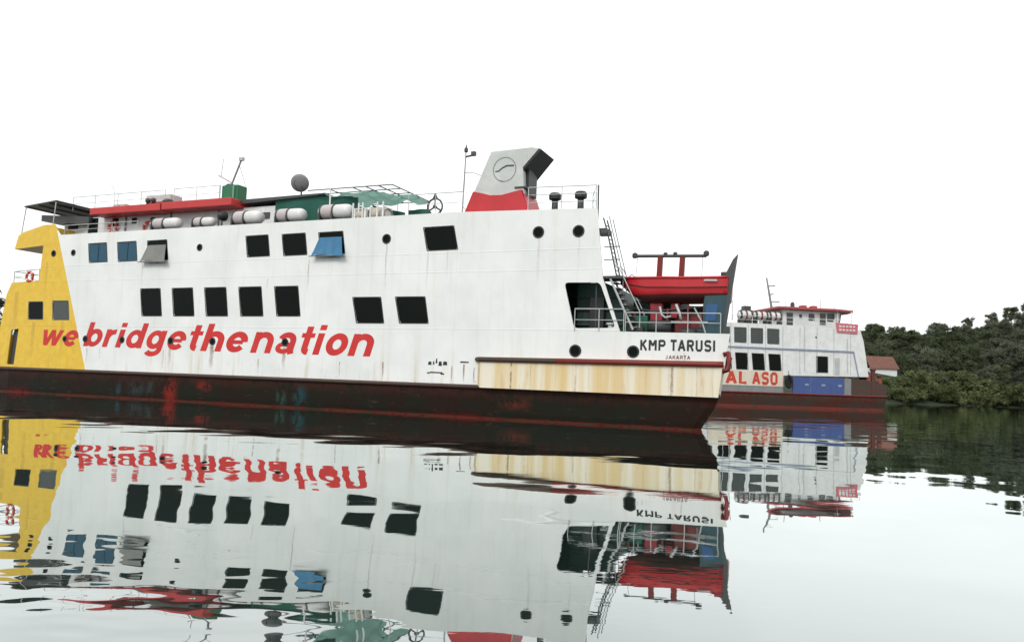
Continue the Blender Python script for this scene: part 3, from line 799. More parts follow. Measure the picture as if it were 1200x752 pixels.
sp.hexa([(-5.75, -0.30, 1.47), (5.29, -0.30, 1.44), (5.47, -0.28, 2.80), (-5.75, -0.28, 2.80)], [(-5.75, -0.002, 1.47), (5.29, -0.002, 1.44), (5.47, -0.002, 2.80), (-5.75, -0.002, 2.80)])
sp.obj('sponson', M['sponson'], ferry)
for s in (-3.2, -0.4, 2.2): MB().box(s - .02, s + .02, -0.312, -0.296, 1.5, 2.7).obj('sponson_seam', M['sponson'], ferry)
MB().tube([(5.45, -0.22, 2.55), (5.66, -0.22, 2.6), (5.72, -0.1, 3.1), (5.62, 0.0, 3.32), (5.45, 0.0, 3.25)], 0.11, 8).obj('stern_chock', M['maroon'], ferry, smooth=True)

# hull: lofted between plan outlines
def hull_ring(z, stern, inset):
    near = [(-43.9, 4.2), (-43.2, 2.3), (-42.0, 0.9), (-40.8, 0.22), (-39.2, 0.0), (-30, 0.0), (-20, 0.0), (-10, 0.0), (0, 0.0), (stern - .35, 0.0), (stern, 0.08), (stern - 0.5, 3.0), (stern - 2.2, 3.2), (stern - 2.9, 8.0), (stern - 2.9, BEAM)]
    far = [(-10, BEAM), (-30, BEAM), (-39.2, BEAM), (-42, BEAM - .9), (-43.5, BEAM - 2.8)]
    return [(s if s > -39 else s + inset * (-39 - s) * 0.35, y + (inset * 0.5 if y < 5 else -inset * 0.5), z) for s, y in near + far]
hb = MB()
levels = [(1.5, 5.30, 0.0), (1.0, 5.12, 0.0), (0.3, 4.68, 0.05), (-0.4, 4.3, 0.25), (-1.2, 3.6, 0.7)]
n = 20
vs = [p for z, st, i in levels for p in hull_ring(z, st, i)]
fs = [(l * n + k, l * n + (k + 1) % n, (l + 1) * n + (k + 1) % n, (l + 1) * n + k) for l in range(len(levels) - 1) for k in range(n)]
fs += [tuple(range(n)), tuple((len(levels) - 1) * n + k for k in range(n - 1, -1, -1))]
hb.add(vs, fs).obj('hull', M['hull'], ferry)

# bow bulwark beyond the flat side, bridge-wing overhang, decks and far walls
bw = MB()
pl = [(-40.36, 0.0), (-41.6, 0.55), (-42.9, 2.2), (-43.6, 4.2), (-43.6, BEAM - 4.2), (-42.9, BEAM - 2.2), (-41.6, BEAM - .55), (-40.36, BEAM)]
vs = [(s, y, 1.5) for s, y in pl] + [(s + 0.2, y, 3.8) for s, y in pl]
m = len(pl)
bw.add(vs, [(k, k + 1, m + k + 1, m + k) for k in range(m - 1)]).obj('bow_bulwark', M['yellow'], ferry)
MB().prism_y([(-36.88, 9.36), (-39.58, 9.20), (-39.30, 10.09), (-38.9, 10.28), (-36.95, 10.68), (-36.6, 10.6), (-36.6, 9.36)], 0.125, BEAM).obj('bridge_wing', M['yellow'], ferry)
plate('far_side_wall', [(-40.50, 1.5), (-39.98, 6.25), (-39.56, 7.02), (-37.05, 7.10), (-36.88, 9.8), (-4.4, 9.8), (-4.2, 4.2), (2.2, 4.2), (2.2, 1.5)], [], BEAM - 0.12, BEAM, M['side'], ferry)
AFT = lambda y: -0.4 - 0.34 * y           # the after edge of the house slants forward across the ship
MB().prism_z([(-36.9, .125), (AFT(.125), .125), (AFT(BEAM - .2), BEAM - .13), (-36.9, BEAM - .13)], 9.70, 9.82).obj('top_deck', M['deck'], ferry)
MB().prism_z([(-37.0, .125), (AFT(.125), .125), (AFT(BEAM - .2), BEAM - .13), (-37.0, BEAM - .13)], 6.85, 6.97).obj('passenger_deck', M['deck'], ferry)
MB().prism_z([(-39.8, .125), (-36.9, .125), (-36.9, BEAM - .13), (-39.8, BEAM - .13)], 6.0, 6.1).obj('forecastle_deck', M['deck'], ferry)
MB().prism_z([(-5, .125), (5.0, .125), (3.9, 8), (2.5, BEAM - .13), (-5, BEAM - .13)], 3.2, 3.3).obj('mooring_deck', M['deck'], ferry)
MB().box(-37.0, -36.9, .125, BEAM - .13, 3.0, 9.7).obj('front_bulkhead', M['yellow'], ferry)
MB().hexa([(AFT(.2) - .1, .125, 6.97), (AFT(.2), .125, 6.97), (AFT(.2), .125, 9.70), (AFT(.2) - .1, .125, 9.70)],
          [(AFT(BEAM) - .1, BEAM - .13, 6.97), (AFT(BEAM), BEAM - .13, 6.97), (AFT(BEAM), BEAM - .13, 9.70), (AFT(BEAM) - .1, BEAM - .13, 9.70)]).obj('after_bulkhead', M['white'], ferry)
MB().box(-5.1, -5.0, .125, BEAM - .13, 3.3, 6.85).obj('inner_bulkhead', M['deck_green'], ferry)
MB().box(-5.0, -1.6, 4.2, 4.3, 3.3, 6.85).obj('casing_wall', M['deck_green'], ferry)

MB().prism_y([(-1.6, 3.3), (1.05, 3.3), (1.05, 5.2), (0.45, 6.3), (-0.25, 6.6), (-1.6, 6.6)], 1.5, 7.0).obj('casing_filler', M['deck_green'], ferry)  # added dark block, keeps the recess dark where sky would show through
MB().box(-.9, -.2, 1.2, 1.49, 4.4, 5.9).obj('casing_door', M['black'], ferry, bevel=.03)
for z in (4.6, 5.3, 5.9): MB().tube([(-1.6, 1.42, z), (.6, 1.42, z)], .04, 6).obj('casing_pipe', M['dark_steel'], ferry)
# --- railings
def railing(pts, h, n_rails, mat=M['pale_steel'], r=0.022, step=1.9, parent=None, name='railing'):
    """pts: foot points (s, y, z); posts and horizontal rails"""
    root = empty(name); root.parent = parent or ferry
    for a, b in zip(pts[:-1], pts[1:]):
        a, b = Vector(a), Vector(b); L = (b - a).length; k = max(1, round(L / step))
        for i in range(k + (1 if b == Vector(pts[-1]) else 0)):
            p = a.lerp(b, i / k)
            MB().tube([p, p + Vector((0, 0, h))], r, 5).obj('post', mat, root)
    for j in range(n_rails):
        z = h * (j + 1) / n_rails
        MB().tube([Vector(p) + Vector((0, 0, z)) for p in pts], r * (1.15 if j == n_rails - 1 else 0.8), 5).obj('rail', mat, root)
    return root
railing([(-10.3, .1, 10.0), (-7.2, .1, 10.0)], 1.05, 2)
railing([(-3.75, .1, 9.93), (-0.36, .1, 9.84), (AFT(2) - .05, 2, 9.84)], 1.1, 3)
railing([(-39.5, .08, 7.0), (-37.15, .08, 7.1)], 0.75, 2, step=1.2, r=0.028)
railing([(-39.5, .08, 7.0), (-39.5, 3.5, 7.0)], 0.75, 2, step=1.2, r=0.024)
railing([(-1.2, -.03, 4.22), (1.1, -.03, 4.2)], 1.0, 2, r=0.022, step=1.5)
railing([(1.15, .06, 4.2), (5.3, .06, 4.16)], 0.85, 2, r=0.022, step=1.35)
railing([(-35.2, .1, 9.98), (-29.0, .1, 9.98)], 0.6, 2, r=0.02, step=2.0)

# --- bridge house, roofs, awnings
HW = MB(); HW.box(-37.6, -19.9, 1.9, BEAM - 1.9, 9.82, 11.45); house = HW.obj('bridge_house', M['white'], ferry)
for s0, s1, z0, z1 in ((-37.2, -36.3, 10.75, 11.3), (-35.4, -34.5, 9.9, 11.4), (-31.5, -31.1, 10.9, 11.25), (-29.9, -29.6, 10.9, 11.2), (-33.2, -32.7, 10.8, 11.3)):
    MB().box(s0, s1, 1.86, 1.91, z0, z1).obj('house_window', M['glass'], house)
MB().box(-22.3, -20.6, 1.84, 1.9, 10.72, 11.08).obj('vent_louvre', M['dark_steel'], house)
for s in (-32.0, -28.2, -24.4): MB().box(s - .04, s + .04, 1.80, 1.899, 9.9, 11.4).obj('pilaster', M['steel'], house)
rf = MB(); rf.box(-34.0, -28.05, .82, BEAM - .8, 11.36, 11.80).obj('bridge_roof', M['roof_red'], ferry, bevel=0.06)
MB().box(-27.95, -22.55, .82, BEAM - .8, 11.38, 11.84).obj('bridge_roof', M['roof_red'], ferry, bevel=0.06)
MB().hexa([(-22.5, 1.6, 11.62), (-16.6, 1.6, 11.82), (-16.6, 1.6, 11.92), (-22.5, 1.6, 11.86)], [(-22.5, 8, 11.62), (-16.6, 8, 11.82), (-16.6, 8, 11.92), (-22.5, 8, 11.86)]).obj('after_roof', M['dark_steel'], ferry)
awn = MB(); awn.hexa([(-39.05, .05, 11.95), (-36.1, .05, 12.18), (-36.1, .05, 12.26), (-39.05, .05, 12.03)], [(-39.05, 9.2, 11.95), (-36.1, 9.2, 12.18), (-36.1, 9.2, 12.26), (-39.05, 9.2, 12.03)])
awn = awn.obj('bridge_awning', M['dark_steel'], ferry)
for s in (-38.9, -37.9, -36.9, -36.2): MB().tube([(s, .1, 11.92 + (s + 39.05) * .078), (s, 9.1, 11.92 + (s + 39.05) * .078)], 0.035, 5).obj('awning_beam', M['steel'], awn)
for s, y, z0 in ((-38.95, .12, 10.25), (-36.2, .12, 10.68), (-38.95, 4.5, 10.2), (-36.2, 4.5, 10.6)):
    MB().tube([(s - .25 if s < -38 else s - .12, y, z0), (s, y, 11.97 + (s + 39.05) * .078)], 0.035, 6).obj('awning_post', M['pale_steel'], awn)
MB().hexa([(-38.1, .6, 11.1), (-35.0, 1.6, 10.9), (-35.0, 1.6, 11.45), (-38.1, .6, 11.5)], [(-38.1, 8, 11.1), (-35.0, 8, 10.9), (-35.0, 8, 11.45), (-38.1, 8, 11.5)]).obj('bridge_front_soffit', M['dark_steel'], ferry)
railing([(-36.3, 1.4, 11.86), (-28.3, 1.4, 11.86)], 0.88, 2, r=0.02)
railing([(-27.6, 1.4, 11.88), (-24.0, 1.4, 11.88)], 0.88, 2, r=0.02)
MB().box(-31.9, -29.8, 3.2, 4.2, 12.55, 13.02).obj('roof_locker', M['pale_steel'], ferry, bevel=0.04)
for s in (-31.7, -30.0): MB().tube([(s, 3.6, 11.8), (s, 3.6, 12.56)], 0.05, 5).obj('locker_leg', M['steel'], ferry)
for s in (-33.4, -32.8): MB().box(s, s + .45, 2.0, 2.5, 11.82, 12.25).obj('roof_vent_box', M['pale_steel'], ferry, bevel=0.03)
for s in (-29.6, -29.15): MB().lathe([(.10, 0), (.10, .22), (.16, .24), (.16, .42), (.05, .48)], 'z', 10, (s, 1.3, 11.8)).obj('roof_lamp', M['dark_steel'], ferry, smooth=True)
MB().lathe([(.05, 0), (.34, .02), (.36, .16), (.2, .28), (.02, .32)], 'z', 12, (-27.9, 1.3, 11.84)).obj('roof_dome', M['dark_steel'], ferry, smooth=True)
MB().tube([(-36.2, 4.5, 12.0), (-36.3, 4.5, 13.6), (-36.5, 4.5, 14.2), (-36.9, 4.5, 14.5)], 0.02, 5).obj('whip_aerial', M['pale_steel'], ferry)

# green monkey-island box with the radar mast
gb = MB().box(-25.0, -23.75, 2.6, 3.4, 11.84, 13.1).obj('green_locker', M['green'], ferry, bevel=0.05)
for s in (-25.05, -24.0): MB().tube([(s, 2.5, 11.84), (s, 2.5, 13.1)], 0.045, 6).obj('ladder_rail', M['mint'], gb)
rm = empty('radar_mast'); rm.parent = ferry
MB().tube([(-24.9, 3.2, 13.1), (-24.15, 3.2, 14.85)], 0.06, 6).obj('mast_pole', M['steel'], rm)
MB().tube([(-24.8, 3.2, 13.4), (-25.9, 3.2, 13.95)], 0.05, 6).obj('radar_scanner', M['pale_steel'], rm)
MB().tube([(-25.7, 3.2, 13.8), (-25.6, 3.2, 14.95)], 0.025, 5).obj('aerial', M['pale_steel'], rm)
MB().box(-24.3, -24.0, 3.1, 3.3, 14.75, 14.95).obj('mast_lamp', M['pale_steel'], rm)
MB().lathe([(.25, 0), (.35, .1), (.2, .22)], 'z', 10, (-24.9, 3.2, 13.1)).obj('mast_base', M['dark_steel'], rm)
MB().tube([(-24.3, 3.2, 14.5), (-23.7, 3.2, 13.1)], 0.02, 4).obj('mast_stay', M['steel'], rm)

# satellite dish
sd = empty('satellite_dish'); sd.parent = ferry
nseg = 20; dv = [(0, 0, 0)]; prof = [(0.2, .02), (0.4, .075), (.52, .13)]
dm = MB()
vs = [(0, 0, 0)] + [(r * math.cos(2 * math.pi * k / nseg), h, r * math.sin(2 * math.pi * k / nseg)) for r, h in prof for k in range(nseg)]
vs2 = [(x, y + 0.03, z) for x, y, z in vs]
fs = [(0, 1 + k, 1 + (k + 1) % nseg) for k in range(nseg)]
for j in range(2): fs += [(1 + j * nseg + k, 1 + (j + 1) * nseg + k, 1 + (j + 1) * nseg + (k + 1) % nseg, 1 + j * nseg + (k + 1) % nseg) for k in range(nseg)]
o_ = len(vs)
fs += [tuple(i + o_ for i in reversed(f)) for f in fs]
fs += [(1 + 2 * nseg + k, o_ + 1 + 2 * nseg + k, o_ + 1 + 2 * nseg + (k + 1) % nseg, 1 + 2 * nseg + (k + 1) % nseg) for k in range(nseg)]
dish = dm.add(vs + vs2, fs).obj('dish', M['dish'], sd, smooth=True); dish.location = (-18.55, 1.8, 12.62); dish.rotation_euler = (R(24), 0, R(28))
MB().tube([(-18.5, 1.95, 11.85), (-18.5, 1.95, 12.6)], 0.05, 6).obj('dish_post', M['dark_steel'], sd)
MB().tube([(-18.7, 1.9, 12.2), (-18.45, 1.2, 12.45), (-18.4, 1.2, 12.62)], 0.02, 5).obj('feed_arm', M['dark_steel'], sd)

# pipe awning frame with torn canvas
fr = empty('awning_frame'); fr.parent = ferry
ZA = 11.82
for y in (.6, 1.5, 2.5, 3.5, 4.6): MB().tube([(-17.0 if y < 2 else -15.6, y, ZA), (-11.65, y, ZA)], 0.035 if y == .6 else 0.028, 6).obj('awning_pipe', M['teal'] if y > .6 else M['steel'], fr)
for s in (-15.6, -14.1, -13.3, -12.5, -11.65): MB().tube([(s, .6, ZA), (s, 4.6, ZA)], 0.03, 6).obj('awning_pipe', M['teal'], fr)
for s, y in ((-15.5, .6), (-11.65, 4.6), (-13.7, 4.6), (-15.6, 4.6)): MB().tube([(s, y, 9.82), (s, y, ZA)], 0.045, 6).obj('awning_leg', M['white'], fr)
def sheet(name, fn, nx, ny, mat, parent, th=0.012):
    mb = MB(); vs = [Vector(fn(i / nx, j / ny)) for j in range(ny + 1) for i in range(nx + 1)]
    n0 = len(vs); vs += [v + Vector((0, th, -th)) for v in vs]; fs = []
    for j in range(ny):
        for i in range(nx):
            a = j * (nx + 1) + i
            fs.append((a, a + 1, a + nx + 2, a + nx + 1)); fs.append((n0 + a + nx + 1, n0 + a + nx + 2, n0 + a + 1, n0 + a))
    return mb.add(vs, fs).obj(name, mat, parent, smooth=True)
sheet('torn_canvas', lambda u, t: (-16.4 + 3.7 * u, 1.3 + 2.5 * t + .3 * math.sin(u * 9), ZA - 0.04 - 0.16 * math.sin(math.pi * u) * (0.5 + t) - .08 * math.sin(u * 14 + t * 4)), 18, 10, M['mint'], fr)
sheet('torn_canvas', lambda u, t: (-12.6 + .95 * u, 2.6 + 2.0 * t, ZA - 0.04 - 0.12 * math.sin(u * 3.1) * t), 6, 8, M['mint'], fr)
tp = sheet('tarpaulin_curtain', lambda u, t: (-20.1 + 5.6 * u - .3 * t * (1 - u), 1.75 + .12 * math.sin(u * 16 + t * 2) * t + .2 * t, 11.86 - 2.02 * t * (0.72 + 0.28 * min(1, u * 1.6)) - .22 * u * (1 - t) * (1 if u > .6 else u)), 30, 12, M['tarp'], ferry)
sheet('tarpaulin_curtain', lambda u, t: (-14.5 + 2.2 * u, 3.2 + .1 * math.sin(u * 12), 11.45 - 0.55 * u - 1.4 * t), 12, 8, M['tarp'], ferry)
sheet('tarpaulin_curtain', lambda u, t: (-12.4 + 2.7 * u, 3.6 - 2.7 * max(0, u - .5) + .08 * math.sin(u * 15), 11.15 - .9 * max(0, u - .45) * 2.0 - (1.2 - .6 * u) * t), 14, 8, M['tarp'], ferry)

# light mast, spoked hand wheel, ventilators
lm = empty('light_mast'); lm.parent = ferry
MB().tube([(-8.72, 3.0, 9.82), (-8.62, 3.0, 14.3)], 0.055, 6, 0.03).obj('mast_pole', M['steel'], lm)
MB().lathe([(.03, 0), (.11, .05), (.11, .2), (.04, .3), (.03, .42)], 'z', 8, (-8.62, 3.0, 13.95)).obj('mast_lamp', M['dark_steel'], lm)
MB().tube([(-8.62, 3.0, 13.72), (-8.15, 3.0, 13.78)], 0.05, 6).obj('lamp_bracket', M['dark_steel'], lm)
MB().box(-8.28, -8.05, 2.9, 3.1, 13.74, 13.96).obj('mast_lamp', M['dark_steel'], lm)
MB().tube([(-8.65, 3.0, 12.85), (-8.1, 3.0, 12.8), (-7.5, 3.0, 12.55)], 0.018, 4).obj('mast_stay', M['steel'], lm)
MB().tube([(-8.68, 3.0, 11.0), (-7.4, 3.0, 9.9)], 0.015, 4).obj('mast_stay', M['steel'], lm)

hwh = empty('hand_wheel'); hwh.parent = ferry
cx, cz = -8.97, 10.46
MB().tube([(cx + .42 * math.cos(a * math.pi / 10), .45, cz + .42 * math.sin(a * math.pi / 10)) for a in range(20)], 0.05, 6, closed=True).obj('wheel_rim', M['dark_steel'], hwh, smooth=True)
for a in range(3):
    t = math.pi / 2 + a * 2 * math.pi / 3
    MB().tube([(cx, .45, cz), (cx + .42 * math.cos(t), .45, cz + .42 * math.sin(t))], 0.045, 5).obj('spoke', M['dark_steel'], hwh)
MB().lathe([(.09, -.08), (.09, .08)], 'y', 10, (cx, .45, cz)).obj('wheel_hub', M['dark_steel'], hwh)
MB().prism_y([(cx - .16, 10.86), (cx + .16, 10.86), (cx + .02, 11.15), (cx - .02, 11.15)], .42, .48).obj('wheel_pointer', M['dark_steel'], hwh)
MB().box(cx - .06, cx + .06, .4, .5, 9.82, 10.1).obj('wheel_post', M['dark_steel'], hwh)

for s in (-2.72, -1.42):
    v = empty('mushroom_ventilator'); v.parent = ferry
    MB().lathe([(.16, 9.82), (.15, 10.62)], 'z', 14, (s, 1.0, 0)).obj('vent_pipe', M['dark_steel'], v, smooth=True)
    MB().lathe([(.17, 10.55), (.29, 10.60), (.30, 10.82), (.24, 10.90), (.02, 10.93)], 'z', 16, (s, 1.0, 0)).obj('vent_cap', M['black'], v)

# --- funnel
fu = empty('funnel'); fu.parent = ferry
Y0, Y1 = .42, 2.1
body = [(-7.10, 10.0), (-4.05, 10.0), (-4.22, 12.14), (-3.40, 13.0), (-3.80, 13.10), (-5.95, 13.05), (-6.75, 11.1)]
MB().prism_y([(-6.88, 10.0), (-4.05, 10.0), (-4.22, 12.14), (-3.40, 13.02), (-3.80, 13.10), (-5.94, 13.05), (-6.78, 11.1)], Y0, Y1).obj('casing', M['funnel'], fu, bevel=0.025)
sk = MB()
base = [(-7.24, 10.02), (-3.80, 10.0)]; topl = [(-6.80, 11.08), (-6.35, 10.98), (-5.85, 10.84), (-5.25, 10.82), (-4.75, 10.92), (-4.24, 11.02)]
for ya, yb in ((Y0 - .10, Y0 - .01), (Y1 + .01, Y1 + .10)):
    sk.prism_y([base[0], base[1]] + topl[::-1], ya, yb)
sk.hexa([(-3.80, Y0 - .1, 10.0), (-3.80, Y1 + .1, 10.0), (-4.18, Y1 + .1, 11.02), (-4.18, Y0 - .1, 11.02)], [(-3.9, Y0 - .005, 10.0), (-3.9, Y1, 10.0), (-4.25, Y1, 11.02), (-4.25, Y0 - .005, 11.02)])
sk.hexa([(-7.24, Y0 - .1, 10.0), (-7.24, Y1 + .1, 10.0), (-6.80, Y1 + .1, 11.08), (-6.80, Y0 - .1, 11.08)], [(-7.1, Y0 - .005, 10.0), (-7.1, Y1, 10.0), (-6.7, Y1, 11.08), (-6.7, Y0 - .005, 11.08)])
sk.obj('skirt', M['red'], fu)
# black hood mouth and exhaust trunk on the after face
MB().hexa([(-4.25, Y0 + .03, 12.06), (-3.36, Y0 + .03, 13.0), (-3.28, Y1 - .05, 12.92), (-4.16, Y1 - .05, 11.9)], [(-4.20, Y0 + .03, 12.02), (-3.30, Y0 + .03, 12.96), (-3.22, Y1 - .05, 12.88), (-4.10, Y1 - .05, 11.86)]).obj('hood_mouth', M['black'], fu)
MB().box(-4.20, -4.02, Y0 + .35, Y1 - .25, 10.9, 12.1).obj('exhaust_trunk', M['black'], fu)
MB().box(-4.6, -4.0, Y0 - .05, Y0 + .35, 11.12, 11.2).obj('step', M['dark_steel'], fu)
MB().lathe([(.12, 0), (.12, .06), (.03, .1)], 'z', 8, (-5.1, 1.0, 13.06)).obj('top_cap', M['steel'], fu)
cx, cz, rr = -5.18, 12.10, .62
plate('emblem_ring', circle(cx, cz, rr, 40), [circle(cx, cz, rr - .045, 40)], Y0 - .008, Y0 - .002, M['steel'], fu)
wv = [(cx - .50, cz - .10), (cx - .30, cz - .10), (cx - .12, cz + .04), (cx + .12, cz + .14), (cx + .50, cz + .12), (cx + .50, cz + .20), (cx + .10, cz + .22), (cx - .16, cz + .10), (cx - .32, cz - .03), (cx - .48, cz - .04)]
plate('emblem_wave', wv, [], Y0 - .009, Y0 - .002, M['dark_steel'], fu)
plate('emblem_wave', [(cx - .38, cz - .48), (cx - .1, cz - .56), (cx - .02, cz - .62), (cx - .12, cz - .60)], [], Y0 - .009, Y0 - .002, M['dark_steel'], fu)

# --- after ladder and platforms
al = empty('after_ladder'); al.parent = ferry
MB().tube([(-.30, .3, 4.3), (-.34, .3, 11.0)], 0.035, 6).obj('ladder_pole', M['dark_steel'], al)
for ya in (.35, .95): MB().tube([(-.08, ya, 9.45), (.12, ya, 8.8), (.62, ya, 6.7)], 0.035, 6).obj('stringer', M['dark_steel'], al)
for ya in (.35, .95): MB().tube([(.20, ya, 9.5), (.40, ya, 8.7), (.92, ya, 6.75), (.92, ya, 6.0)], 0.022, 5).obj('hand_rail', M['steel'], al)
for k in range(12):
    t = k / 11; MB().tube([(.05 + .57 * t, .35, 9.1 - 2.3 * t), (.05 + .57 * t, .95, 9.1 - 2.3 * t)], 0.02, 5).obj('rung', M['dark_steel'], al)
MB().box(-.38, .12, .2, 1.1, 8.72, 8.95).obj('platform', M['dark_steel'], al)
MB().box(-.30, .95, .2, 1.3, 6.62, 6.74).obj('platform', M['dark_steel'], al)
MB().box(-.30, .0, .25, .6, 6.4, 6.75).obj('junction_box', M['dark_steel'], al)
for ya in (.25, 1.05):
    MB().tube([(.35, ya, 6.6), (1.45, ya, 4.3)], 0.05, 6).obj('stringer', M['pale_steel'], al)
    MB().tube([(.55, ya, 7.3), (.75, ya, 7.1), (1.75, ya, 5.1), (1.75, ya, 4.4)], 0.025, 5).obj('hand_rail', M['pale_steel'], al)
for k in range(9):
    t = (k + .5) / 9; MB().box(.30 + 1.1 * t, .58 + 1.1 * t, .25, 1.05, 6.56 - 2.3 * t, 6.60 - 2.3 * t).obj('tread', M['steel'], al)
for z in (7.5, 8.1): MB().tube([(.0, .35, z), (.75, .35, z)], .025, 5).obj('brace', M['dark_steel'], al)

# --- mooring deck gear under the rescue boat
MB().box(.9, 3.1, 2.4, 7.6, 3.3, 5.85).obj('winch_house', M['deck_green'], ferry, bevel=0.04)
MB().box(3.1, 4.15, 2.6, 7.2, 3.3, 5.6).obj('winch_house', M['deck_green'], ferry, bevel=0.04)
MB().box(3.1, 4.2, 1.3, 1.9, 4.1, 5.1).obj('deck_locker', M['maroon'], ferry, bevel=0.03)
MB().box(1.15, 1.95, .9, 1.6, 3.3, 5.0).obj('winch_housing', M['tarp'], ferry, bevel=0.06)
MB().lathe([(.3, -.5), (.3, .5)], 'x', 14, (2.5, 1.0, 4.5)).obj('winch_drum', M['dark_steel'], ferry, smooth=True)
MB().lathe([(.10, 0), (.12, .55), (.2, .6), (.2, .66)], 'z', 10, (-1.0 + 1.35, .5, 3.95)).obj('bollard', M['white'], ferry)
sg = empty('stern_gate'); sg.parent = ferry
MB().prism_y([(4.45, 4.2), (5.28, 4.2), (5.60, 6.3), (4.62, 6.3), (4.50, 5.6)], .55, 1.1).obj('gate_panel', M['teal'], sg)
MB().prism_y([(5.30, 4.2), (5.42, 4.2), (5.92, 7.62), (5.72, 7.40), (5.30, 6.55), (5.58, 6.55)], .50, .62).obj('gate_fin', M['dark_steel'], sg)
MB().prism_y([(4.58, 4.75), (5.0, 4.75), (5.1, 5.45), (4.62, 5.45)], .535, .548).obj('gate_sheet', M['blue'], sg)

dv = empty('boat_davit'); dv.parent = ferry
for s, y, z, r in ((1.5, .7, 4.3, .28), (3.8, .8, 4.2, .24), (4.3, 1.0, 4.3, .2)):
    MB().lathe([(r * .4, -.35), (r, -.3), (r, .3), (r * .4, .35)], 'x', 12, (s, y, z)).obj('rope_reel', M['dark_steel'], ferry, smooth=True)
for s in (1.3, 2.8, 3.7, 4.4): MB().tube([(s, .9, 3.3), (s + .05, .95, 5.3 + .2 * math.sin(s * 9))], .05, 6).obj('stanchion', M['maroon'], ferry)
MB().tube([(1.2, .95, 5.35), (2.2, .95, 5.2), (3.4, .95, 5.3), (4.5, .95, 5.4)], .04, 6).obj('hanging_hose', M['dark_steel'], ferry, smooth=True)
MB().tube([(1.12, 1.6, 7.84), (4.40, 1.6, 7.76)], 0.075, 8).obj('davit_beam', M['dark_steel'], dv)
for s in (1.12, 4.40): MB().lathe([(.07, 0), (.13, .04), (.13, .2), (.05, .26)], 'z', 8, (s, 1.6, 7.74)).obj('beam_end', M['dark_steel'], dv)
for s in (2.55, 3.0): MB().lathe([(.05, 0), (.10, .04), (.10, .12), (.04, .16)], 'z', 8, (s, 1.6, 7.82)).obj('beam_sheave', M['dark_steel'], dv)
for s in (2.00, 3.02):
    MB().hexa([(s - .16, 2.2, 3.3), (s + .10, 2.2, 3.3), (s + .42, 1.55, 7.76), (s + .20, 1.55, 7.76)], [(s - .16, 2.5, 3.3), (s + .10, 2.5, 3.3), (s + .42, 1.75, 7.76), (s + .20, 1.75, 7.76)]).obj('davit_arm', M['maroon'], dv)
for s in (1.25, 4.25): MB().tube([(s, 1.6, 7.76), (s + .02, 1.25, 6.75)], 0.012, 4).obj('fall_wire', M['steel'], dv)
MB().hexa([(2.10, 1.0, 3.3), (2.62, 1.0, 3.3), (2.58, 1.0, 5.6), (2.02, 1.0, 5.6)], [(2.10, 1.4, 3.3), (2.62, 1.4, 3.3), (2.58, 1.4, 5.6), (2.02, 1.4, 5.6)]).obj('cradle_column', M['cradle_red'], dv, bevel=0.05)
MB().hexa([(2.95, 1.0, 4.9), (3.25, 1.0, 4.9), (3.35, 1.0, 5.6), (2.98, 1.0, 5.6)], [(2.95, 1.3, 4.9), (3.25, 1.3, 4.9), (3.35, 1.3, 5.6), (2.98, 1.3, 5.6)]).obj('cradle_column', M['cradle_red'], dv, bevel=0.04)
MB().tube([(2.60, .42, 5.35), (2.68, .42, 5.0), (2.85, .42, 4.86), (3.10, .42, 4.92)], 0.05, 8).obj('cradle_hook', M['pale_steel'], dv, smooth=True)
MB().tube([(3.32, .42, 5.45), (3.48, .42, 5.05), (3.55, .42, 4.78)], 0.06, 8).obj('cradle_hook', M['pale_steel'], dv, smooth=True)
MB().tube([(3.1, .5, 4.68), (4.7, .5, 4.66)], 0.04, 6).obj('platform_rail', M['pale_steel'], dv)
MB().tube([(4.10, .5, 5.3), (4.45, .5, 4.66), (4.6, .5, 4.2)], 0.035, 6).obj('platform_rail', M['pale_steel'], dv)
MB().tube([(3.2, 1.2, 5.45), (4.1, 1.2, 5.4)], 0.05, 6).obj('platform_rail', M['steel'], dv)

# ================================================================== things on the ferry (top level)
def raft(s, y, z, L, rad, label):
    o = empty('life_raft', fw(s, y, z), FA); tag(o, label, 'life raft', "life raft canisters along the ferry's top deck")
    h = L / 2
    MB().lathe([(.02, -h), (rad * .75, -h + .02), (rad * .96, -h + .12), (rad, -h + .25), (rad, h - .42), (rad * .93, h - .2), (rad * .7, h - .04), (.02, h)], 'x', 18, (0, 0, rad + .12)).obj('canister', M['raft'], o, smooth=True)
    MB().lathe([(rad + .012, -h * .72), (rad + .018, -h * .70), (rad + .018, -h * .12), (rad + .012, -h * .10)], 'x', 18, (0, 0, rad + .12)).obj('label_band', M['raft_pink'], o, smooth=True)
    for x in (-h * .80, -h * .02):
        MB().lathe([(rad + .02, x - .045), (rad + .035, x - .04), (rad + .035, x + .04), (rad + .02, x + .045)], 'x', 18, (0, 0, rad + .12)).obj('strap', M['dark_steel'], o)
    for x in (-h * .80, -h * .02):
        c = MB(); c.box(x - .05, x + .05, -rad * .9, rad * .9, 0.0, .14); c.box(x - .045, x + .045, -rad - .05, -rad * .85, 0.0, rad * 1.1)
        c.obj('cradle', M['dark_steel'], o)
    return o
raft(-27.1, .55, 9.98, 2.2, .33, 'forward life raft canister, tilted one under the middle of the red roof')
raft(-24.2, .55, 9.99, 1.6, .28, 'smallest life raft canister, beside the dark searchlight under the red roof')
raft(-21.0, .55, 9.99, 2.05, .38, 'white life raft canister below the green locker and radar mast')
raft(-18.0, .55, 9.99, 1.9, .37, 'white life raft canister under the satellite dish')
raft(-15.0, .55, 10.0, 2.05, .40, 'aftermost white life raft canister, beside the green tarpaulin')

